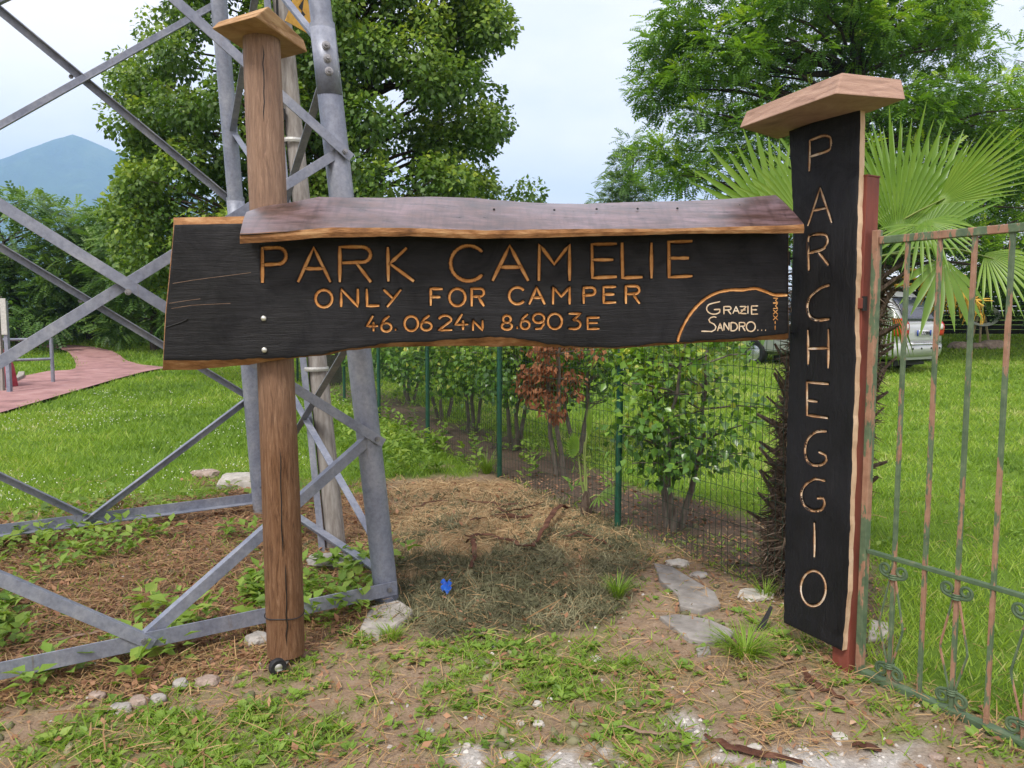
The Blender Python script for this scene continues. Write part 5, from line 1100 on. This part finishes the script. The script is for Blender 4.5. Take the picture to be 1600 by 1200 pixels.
gstone(520, 876, 84, 18, MT['stone'], 'long flat stone at the foot of the timber pole', 30)
gstone(930, 1029, 20, 8, MT['palestone'], 'small pale stone alone on the bare soil', 31)
gstone(840, 1100, 16, 13, MT['palestone'], 'small pale stone at the upper left of the pebble cluster', 32); gstone(859, 1094, 11, 12, MT['palestone'], 'tiny pale stone at the upper right of the pebble cluster', 33)
gstone(842, 1131, 20, 12, MT['palestone'], 'largest pale pebble at the bottom of the cluster', 34); gstone(814, 1129, 14, 9, MT['palestone'], 'pale pebble left of the largest pebble', 35); gstone(754, 1119, 14, 8, MT['palestone'], 'pale pebble left of the pebble cluster', 36); gstone(672, 1141, 14, 8, MT['stone'], 'small grey pebble in the grass, left of the pebbles', 37)
gstone(729, 1165, 14, 10, MT['palestone'], 'pale pebble at the edge of the gravel, lower centre', 38)
gstone(1058, 880, 38, 14, MT['palestone'], 'pale border stone at the foot of the fence', 39); gstone(1092, 898, 30, 10, MT['stone'], 'grey border stone at the foot of the fence', 40); gstone(1180, 930, 60, 14, MT['palestone'], 'long pale border stone near the upright board', 41)
gstone(1462, 1182, 22, 12, MT['brownstone'], 'brick-coloured stone below the gate rail', 42); gstone(1180, 1022 + 145, 24, 10, MT['palestone'], 'pale stone in the gravel, lower right', 43)
gstone(1312, 1150, 26, 10, MT['palestone'], 'flat pale stone on the soil below the gate post', 44)
def slab(pts, th, mat, label, name='flagstone', cat='slab', tilt=0):
    P = [atG(*q) for q in pts]; c = sum(P) / len(P); zt = max(p[2] for p in P) + th * .6
    bot = [np.array([p[0], p[1], zt - th - .03]) for p in P]; tp = [np.array([c[0] + (p[0] - c[0]) * .97, c[1] + (p[1] - c[1]) * .97, zt + tilt * (p[1] - c[1])]) for p in P]
    return tag(MB().prism(bot, None, tp).build(name, mat, bevel=.006), label, cat)
slab([(1020, 882), (1050, 890), (1085, 912), (1118, 932), (1128, 952), (1095, 962), (1062, 955), (1058, 935), (1030, 912)], .03, MT['slate'], 'long narrow pale grey flagstone beside the fence')
slab([(1028, 968), (1060, 965), (1110, 975), (1150, 992), (1140, 1004), (1105, 1012), (1075, 1005)], .035, MT['slate'], 'grey slate slab in the dry grass right of the heap')
slab([(1087, 1016), (1108, 1012), (1112, 1024), (1090, 1028)], .02, MT['slate'], 'small slate chip below the slate slab')
slab([(1358, 970), (1390, 976), (1388, 1000), (1356, 1004)], .02, MT['concrete'], 'pale square slab behind the gate foot')
mb = MB(); a = atG(1182, 985); mb.prism([a + np.array(v) for v in ((0, 0, 0), (.03, -.01, 0), (.075, .0, .11), (.065, .01, .115))], (.004, .012, 0)); tag(mb.build('plastic_strip', MT['rubber'], bevel=.001), 'black curved plastic strip leaning in the grass near the upright board', 'strip')
# husks, sticks
def strip(pts, wd_, label, name='palm_husk', mat=None, cat='husk', lift=.012, arch=0):
    P = [atG(*(q + np.array([random.uniform(-2, 2), random.uniform(-2, 2)]))) for q in smooth_path(pts, 3)]; n = len(P); P = [p + bz * (lift + arch * math.sin(math.pi * i / (n - 1)) + random.uniform(-.006, .01)) for i, p in enumerate(P)]
    return tag(MB().tube(P, [wd_ * (.35 + .65 * math.sin(math.pi * (i + .6) / (n + .4))) for i in range(n)], 8, flat=.3, rot=random.random()).build(name, mat or MT['husk'], fix=False), label, cat)
strip([(735, 822), (765, 815), (800, 814), (833, 814)], .018, 'long reddish bark strip lying across the heap', lift=.03)
strip([(725, 845), (755, 843), (790, 850), (825, 862), (842, 852)], .022, 'dark curved palm husk across the middle of the heap', lift=.03)
strip([(840, 856), (852, 840), (866, 820), (878, 805), (892, 800)], .022, 'upcurved brown palm husk at the right of the heap', lift=.03, arch=.06)
strip([(728, 855), (740, 862), (742, 880), (737, 895)], .016, 'short folded husk hanging down the front of the heap', lift=.03, arch=.05)
strip([(640, 800), (665, 792), (700, 790)], .014, 'short pale bark strip at the left shoulder of the heap', lift=.03)
strip([(880, 845), (905, 840), (935, 850), (955, 862)], .016, 'dark husk at the right foot of the heap by the fence', lift=.03)
strip([(770, 800), (795, 806), (825, 803), (850, 792)], .018, 'short dark husk near the crest of the heap', lift=.035)
strip([(730, 788), (770, 792), (810, 794)], .016, 'thin dark husk at the top of the heap', lift=.03)
strip([(1257, 1050), (1262, 1066), (1285, 1080), (1318, 1096)], .018, 'reddish brown husk on the soil below the upright board')
strip([(1100, 1153), (1140, 1172), (1190, 1185), (1252, 1196)], .02, 'long dark red husk along the gravel at the bottom edge')
strip([(955, 1134), (985, 1148), (1030, 1152), (1085, 1146)], .010, 'thin pale bent stalk lying on the grass', 'dry_stalk', MT['twig'], 'stalk', .015)
strip([(1170, 1045), (1200, 1048), (1240, 1038), (1262, 1032)], .007, 'thin pale stick below the grass tuft', 'stick', MT['twig'], 'stick', .012)
strip([(1330, 1165), (1355, 1172), (1378, 1176)], .02, 'short dark red bark piece near the gate rail', 'bark_piece')
strip([(60, 1010), (120, 1000), (190, 985)], .012, 'thin grey branch in the litter behind the bottom beam', 'branch', MT['twig'], 'branch', .02)
strip([(300, 1010), (345, 985), (385, 968)], .012, 'short branch under the bottom beam left of the round post', 'branch', MT['twig'], 'branch', .02)
# blue wrapper
p = atG(697, 928); MT['blue'] = simple('blue_plastic', [(.3, (.01, .05, .35)), (.6, (.02, .13, .55)), (.8, (.4, .5, .6))], 25, rough=.3, bmp=0)
rows = [p + np.array([.045 * (i / 8 - .5) + .010 * math.sin(j * 2.1), .035 * (j / 6 - .5), .02 + .016 * mnoise.noise((i * .5, j * .5, 2.)) + .045 * j / 6 + .012 * math.sin(i * .9)]) for j in range(7) for i in range(9)]
o = MB().add(rows, [(j * 9 + i, j * 9 + i + 1, (j + 1) * 9 + i + 1, (j + 1) * 9 + i) for j in range(6) for i in range(8)]).build('wrapper', MT['blue'], fix=False); m = o.modifiers.new('t', 'SOLIDIFY'); m.thickness = .002; tag(o, 'crumpled bright blue plastic wrapper on the heap by the tower leg', 'wrapper')

# ------------------------------------------------------------------ uncountable ground cover
def spots(n, y0, y1, half=.78, pw=.35):
    a = 1 - pw; u = rng.random(n); y = (y0 ** a + u * (y1 ** a - y0 ** a)) ** (1 / a); x = (rng.random(n) * 2 - 1) * (y * half + .4); return x, y
def ground_scatter(name, n, y0, y1, dens, tpl, mat, size, width, lean, vfun, label, cat, zoff=0., flat=False, upv=None, pw=.35):
    x, y = spots(n, y0, y1, pw=pw); Z = zones(x, y); keep = rng.random(n) < dens(Z, x, y); x, y = x[keep], y[keep]; Z = {k: v[keep] for k, v in Z.items()}; m = len(x)
    p = np.c_[x, y, gz(x, y) + zoff]; a = rng.random(m) * 6.283
    f = np.c_[np.cos(a) * lean, np.sin(a) * lean, np.ones(m)] if not flat else np.c_[np.cos(a), np.sin(a), rng.normal(0, lean, m)]
    up = rvec(m) if not flat else norm(rng.normal(size=(m, 3)) * .35 + bz)
    far = np.maximum(1, y / 5.0); sz_ = rng.uniform(size[0], size[1], m) * far ** .25 * ((.45 + 1.1 * fbm(x * 3.1, y * 3.1, 47)) if 'grass' in name else 1); ws = rng.uniform(width[0], width[1], m) * far
    o = scatter(name, tpl[0], tpl[1], p, norm(f), up, sz_, np.clip(vfun(Z, x, y) + rng.normal(0, .13, m), 0, 1), mat, None, 'stuff', wscale=ws)
    if flat: o.location.z = 0
    return tag(o, label, cat, kind='stuff')
lv = lambda Z, x, y: .46 + .95 * (fbm(x * .8, y * .8, 41) - .5) + .25 * (fbm(x * 14, y * 14, 48) > .66) + .55 * (fbm(x * 4, y * 4, 43) - .5) + .12 * Z['lawnR']
onpath = lambda x, y: (Z_ := 0)
def pathmask(x, y):
    from mathutils import geometry
    poly1 = np.array(PL + PR[::-1]); poly2 = np.array(PL2 + PR2[::-1]); r = np.zeros(len(x), bool)
    for poly in (poly1, poly2):
        c = np.zeros(len(x), bool); j = len(poly) - 1; x = x + .5 * (fbm(x * 3, y * 3, 3) - .5); y = y + .5 * (fbm(x * 3 + 7, y * 3, 4) - .5)
        for i in range(len(poly)):
            k = ((poly[i][1] > y) != (poly[j][1] > y)) & (x < (poly[j][0] - poly[i][0]) * (y - poly[i][1]) / (poly[j][1] - poly[i][1] + 1e-12) + poly[i][0]); c ^= k; j = i
        r |= c
    return r
ground_scatter('lawn_grass', 290000, 2.0, 30, lambda Z, x, y: np.clip(Z['lawnL'] + Z['lawnR'], 0, 1) * (~pathmask(x, y)) * (.55 + .45 * sstep(.3, .5, fbm(x * 3, y * 3, 51))), BLADE, MT['grass'], (.035, .085), (.0045, .008), .75, lv, 'bright green lawn grass on both sides of the fence', 'grass')
ground_scatter('sparse_grass', 75000, 1.7, 5.2, lambda Z, x, y: np.clip(1.0 * Z['pgrass'] ** 1.3 + .10 * Z['patch'] + .16 * Z['litter'] + .22 * Z['bed'] + .10 * Z['gravel'] * sstep(.5, .6, fbm(x * 5, y * 5, 3)), 0, 1), BLADE, MT['grass'], (.025, .06), (.004, .008), 1.2, lambda Z, x, y: .50 + .3 * (fbm(x * 3, y * 3, 45) - .5), 'patchy trodden grass on the bare soil in front', 'grass', pw=.2)
def rosettes(name, n, y0, y1, dens, nl, ls, mat, label, cat, v0=.5, rise=(.1, .7), tpl=LEAF, stem=.0, wf=.55):
    x, y = spots(n, y0, y1, pw=.3); Z = zones(x, y); k = rng.random(n) < dens(Z, x, y); x, y = x[k], y[k]; m = len(x); c = np.c_[x, y, gz(x, y)]
    i = np.repeat(np.arange(m), nl); a = rng.random(len(i)) * 6.283; el = rng.uniform(rise[0], rise[1], len(i)); f = np.c_[np.cos(a) * np.cos(el), np.sin(a) * np.cos(el), np.sin(el)]
    L_ = rng.uniform(ls[0], ls[1], m)[i] * rng.uniform(.7, 1.15, len(i)); h = rng.random(len(i)) * stem; p = c[i] + np.c_[np.cos(a) * L_ * .2, np.sin(a) * L_ * .2, h + .004]
    o = scatter(name, tpl[0], tpl[1], p, f, norm(bz + rng.normal(size=(len(i), 3)) * .25), L_, np.clip(v0 + rng.normal(0, .15, m)[i] + rng.normal(0, .08, len(i)), 0, 1), mat, None, 'stuff', wscale=L_ * wf * 1.5); return tag(o, label, cat, kind='stuff')
rosettes('low_weeds', 9000, 1.7, 5.0, lambda Z, x, y: np.clip(.55 * Z['pgrass'] + .05 * Z['patch'] + .05 * Z['bed'], 0, 1), 7, (.02, .055), MT['weed'], 'small low leafy weeds among the trodden grass in front', 'weeds', .5)
rosettes('creeper_leaves', 4200, 2.6, 6.5, lambda Z, x, y: Z['litter'] * sstep(.44, .58, fbm(x * 1.8, y * 1.8, 71)) * .95, 6, (.045, .10), MT['weed'], 'green creeper leaves spreading over the litter inside the tower', 'creeper', .55, (-.1, .8), stem=.12)
rosettes('fence_weeds', 4200, 4.8, 13, lambda Z, x, y: np.clip(sstep(-1.25, -.7, (x - FENCE[1][0]) * fn[0] + (y - FENCE[1][1]) * fn[1]) * (1 - Z['inside']) * Z['lawnL'] + .25 * Z['bed'] * (y > 6), 0, 1), 8, (.05, .11), MT['weed'], 'lush nettle-like weeds growing along the fence foot', 'weeds', .5, (.0, .9), stem=.22)
rosettes('lawn_weeds', 4200, 3.2, 12, lambda Z, x, y: (.6 * Z['lawnR'] * sstep(.5, .6, fbm(x * 2, y * 2, 81)) + .35 * Z['lawnL'] * sstep(.5, .65, fbm(x * 2, y * 2, 82))) * (~pathmask(x, y)), 7, (.02, .06), MT['weed'], 'broad-leaved weeds growing in the lawn', 'weeds', .5, (.1, .9), stem=.03)
ground_scatter('leaf_litter', 60000, 2.2, 7.2, lambda Z, x, y: np.clip(Z['litter'] + .10 * Z['patch'] + .22 * Z['bed'] + .12 * Z['mound'], 0, 1), DIAM, MT['litter'], (.012, .055), (.009, .035), .5, lambda Z, x, y: .42 + .5 * (fbm(x * 4, y * 4, 61) - .5), 'red-brown dead leaves and bark bits under the tower', 'leaf litter', .008, True, pw=.2)
STRAW = ([(-.5, 0, 0), (.5, 0, 0), (-.5, .5, .06), (.5, .5, .06), (-.3, 1, 0), (.3, 1, 0)], [(0, 1, 3), (0, 3, 2), (2, 3, 5), (2, 5, 4)])
ground_scatter('straw', 70000, 2.0, 7.0, lambda Z, x, y: np.clip(1.0 * Z['pale'] + .35 * Z['mound'] * sstep(.42, .6, fbm(x * 4, y * 4, 17)) + .34 * Z['patch'] * (1 - .6 * Z['pgrass']) * np.where(Z['px'] > 940, 2.2, 1) * sstep(.36, .6, fbm(x * 3, y * 3, 33)) + .75 * Z['litter'] + .05 * Z['bed'] + .06 * Z['lawnL'] + .02 * Z['lawnR'], 0, 1), STRAW, MT['straw'], (.03, .15), (.0016, .0038), .22, lambda Z, x, y: .45 + .25 * Z['pale'], 'pale dry straw strewn on the heap and soil', 'straw', .012, True, pw=.2)
ground_scatter('grass_cuttings', 190000, 3.2, 6.6, lambda Z, x, y: Z['mound'] * (1 - .8 * Z['pale']), STRAW, MT['oldhay'], (.02, .085), (.0014, .0042), .8, lambda Z, x, y: .42 + 1.3 * (fbm(x * 7, y * 7, 91) - .5), 'rotting grey-green grass cuttings heaped beside the tower', 'grass cuttings', .012, True, pw=.1)
ground_scatter('twigs', 9000, 2.2, 6.5, lambda Z, x, y: np.clip(.8 * Z['litter'] + .1 * Z['patch'] + .1 * Z['mound'], 0, 1), STRAW, MT['straw'], (.06, .26), (.0025, .006), .12, lambda Z, x, y: .15 + 0 * x, 'thin dry twigs in the litter', 'twigs', .02, True, pw=.2)
ph = (1 + 5 ** .5) / 2; ICO = (np.array([(-1, ph, 0), (1, ph, 0), (-1, -ph, 0), (1, -ph, 0), (0, -1, ph), (0, 1, ph), (0, -1, -ph), (0, 1, -ph), (ph, 0, -1), (ph, 0, 1), (-ph, 0, -1), (-ph, 0, 1)]) / 1.9 * rng.uniform(.75, 1.25, (12, 1)) * np.array([1, 1, .6]), [(0, 11, 5), (0, 5, 1), (0, 1, 7), (0, 7, 10), (0, 10, 11), (1, 5, 9), (5, 11, 4), (11, 10, 2), (10, 7, 6), (7, 1, 8), (3, 9, 4), (3, 4, 2), (3, 2, 6), (3, 6, 8), (3, 8, 9), (4, 9, 5), (2, 4, 11), (6, 2, 10), (8, 6, 7), (9, 8, 1)])
ground_scatter('clods', 26000, 2.0, 6.6, lambda Z, x, y: np.clip(.55 * Z['mound'] * (1 - .7 * Z['pale']) + .025 * Z['patch'] + .10 * Z['bed'] + .04 * Z['litter'], 0, 1) * sstep(.4, .6, fbm(x * 5, y * 5, 19)), ICO, MT['oldhay'], (.008, .034), (.008, .034), .1, lambda Z, x, y: .30 + .3 * Z['patch'], 'matted clods of old cuttings and soil on the heap', 'clods', .004, True, pw=.1)
# gravel pebbles
gv = ([(-.5, -.4, 0), (.5, -.35, 0), (.45, .4, 0), (-.4, .5, 0), (0, 0, .5)], [(0, 1, 4), (1, 2, 4), (2, 3, 4), (3, 0, 4)])
MT['pebble'] = leafmat('pebbles', [(0, (.22, .19, .16)), (.5, (.42, .39, .36)), (1, (.66, .64, .6))], .0, .9, .15)
ground_scatter('gravel', 16000, 1.7, 5.0, lambda Z, x, y: np.clip(Z['gravel'] * .9 + .03 * Z['patch'] + .02 * Z['litter'], 0, 1), gv, MT['pebble'], (.006, .022), (.006, .022), .0, lambda Z, x, y: .6 + 0 * x, 'pale loose gravel along the bottom of the photo', 'gravel', .0, True, pw=.1)
# clover heads in the left lawn
cv = ([(-.5, 0, 0), (.5, 0, 0), (0, .5, .3), (0, -.5, .3), (0, 0, .8)], [(0, 2, 4), (2, 1, 4), (1, 3, 4), (3, 0, 4)])
ground_scatter('clover_flowers', 15000, 4.5, 14, lambda Z, x, y: .5 * Z['lawnL'] * sstep(.48, .62, fbm(x * .9, y * .9, 95)) * (~pathmask(x, y)), cv, MT['flower'], (.008, .014), (.008, .013), .0, lambda Z, x, y: .5 + 0 * x, 'white clover heads dotted over the left lawn', 'clover', .06, True, pw=.3)
def tuft(px, py, n, h, label, spread=1., v=.5):
    c = atG(px, py); a = rng.random(n) * 6.283; r = rng.random(n) * .05 * spread; p = np.c_[c[0] + np.cos(a) * r, c[1] + np.sin(a) * r, np.full(n, c[2])]; ln = rng.uniform(.3, 1.3, n) * spread
    tag(scatter('grass_tuft', [(-.5, 0, 0), (.5, 0, 0), (-.4, .4, .02), (.4, .4, .02), (-.25, .75, -.10), (.25, .75, -.10), (0, 1, -.28)], [(0, 1, 3), (0, 3, 2), (2, 3, 5), (2, 5, 4), (4, 5, 6)], p, np.c_[np.cos(a) * ln, np.sin(a) * ln, np.ones(n)], np.c_[np.cos(a) * -1, np.sin(a) * -1, np.ones(n)], h * rng.uniform(.6, 1.1, n), np.clip(v + rng.normal(0, .15, n), 0, 1), MT['grass'], wscale=.006), label, 'grass')
tuft(1165, 1022, 220, .17, 'bright green grass tuft below the slate slab near the upright board', 1.4)
tuft(965, 935, 120, .16, 'upright grass tuft at the right edge of the heap', .6, .4)
tuft(612, 1000, 70, .10, 'small grass tuft by the concrete footing', .8)
tuft(760, 740, 150, .28, 'dark tall grass tuft at the foot of the second fence post', .8, .3)
tuft(1195, 935, 60, .14, 'grass tuft beside the pale border stone by the upright board', .7)
# ------------------------------------------------------------------ haze
hm = bpy.data.materials.new('haze_air'); hm.use_nodes = True; t = hm.node_tree; t.nodes.clear(); o_ = t.nodes.new('ShaderNodeOutputMaterial'); pv = t.nodes.new('ShaderNodeVolumePrincipled')
pv.inputs['Color'].default_value = (.44, .66, 1.0, 1); pv.inputs['Density'].default_value = .00034; pv.inputs['Anisotropy'].default_value = .2
t.links.new(pv.outputs[0], o_.inputs['Volume'])
hz_ = MB().box((-1600, 2000, 338), 2700, 2100, 346).build('haze', hm, kind='stuff', fix=True)
# ------------------------------------------------------------------ repeats of a kind share a group
GROUPS = {'stone': 'loose stones on the ground', 'camellia_shrub': 'camellia shrubs behind the fence', 'scrub_tree': 'bushy trees on the left', 'locust_tree': 'feathery trees on the right', 'grass_tuft': 'single grass tufts', 'palm_husk': 'palm husks and bark strips', 'flagstone': 'slabs on the ground', 'branch': 'thin branches in the litter', 'strap_hinge': 'hinges between the boards'}
for o in list(C.objects):
    if o.parent is None and o.name.split('.')[0] in GROUPS and 'category' in o: o['group'] = GROUPS[o.name.split('.')[0]]
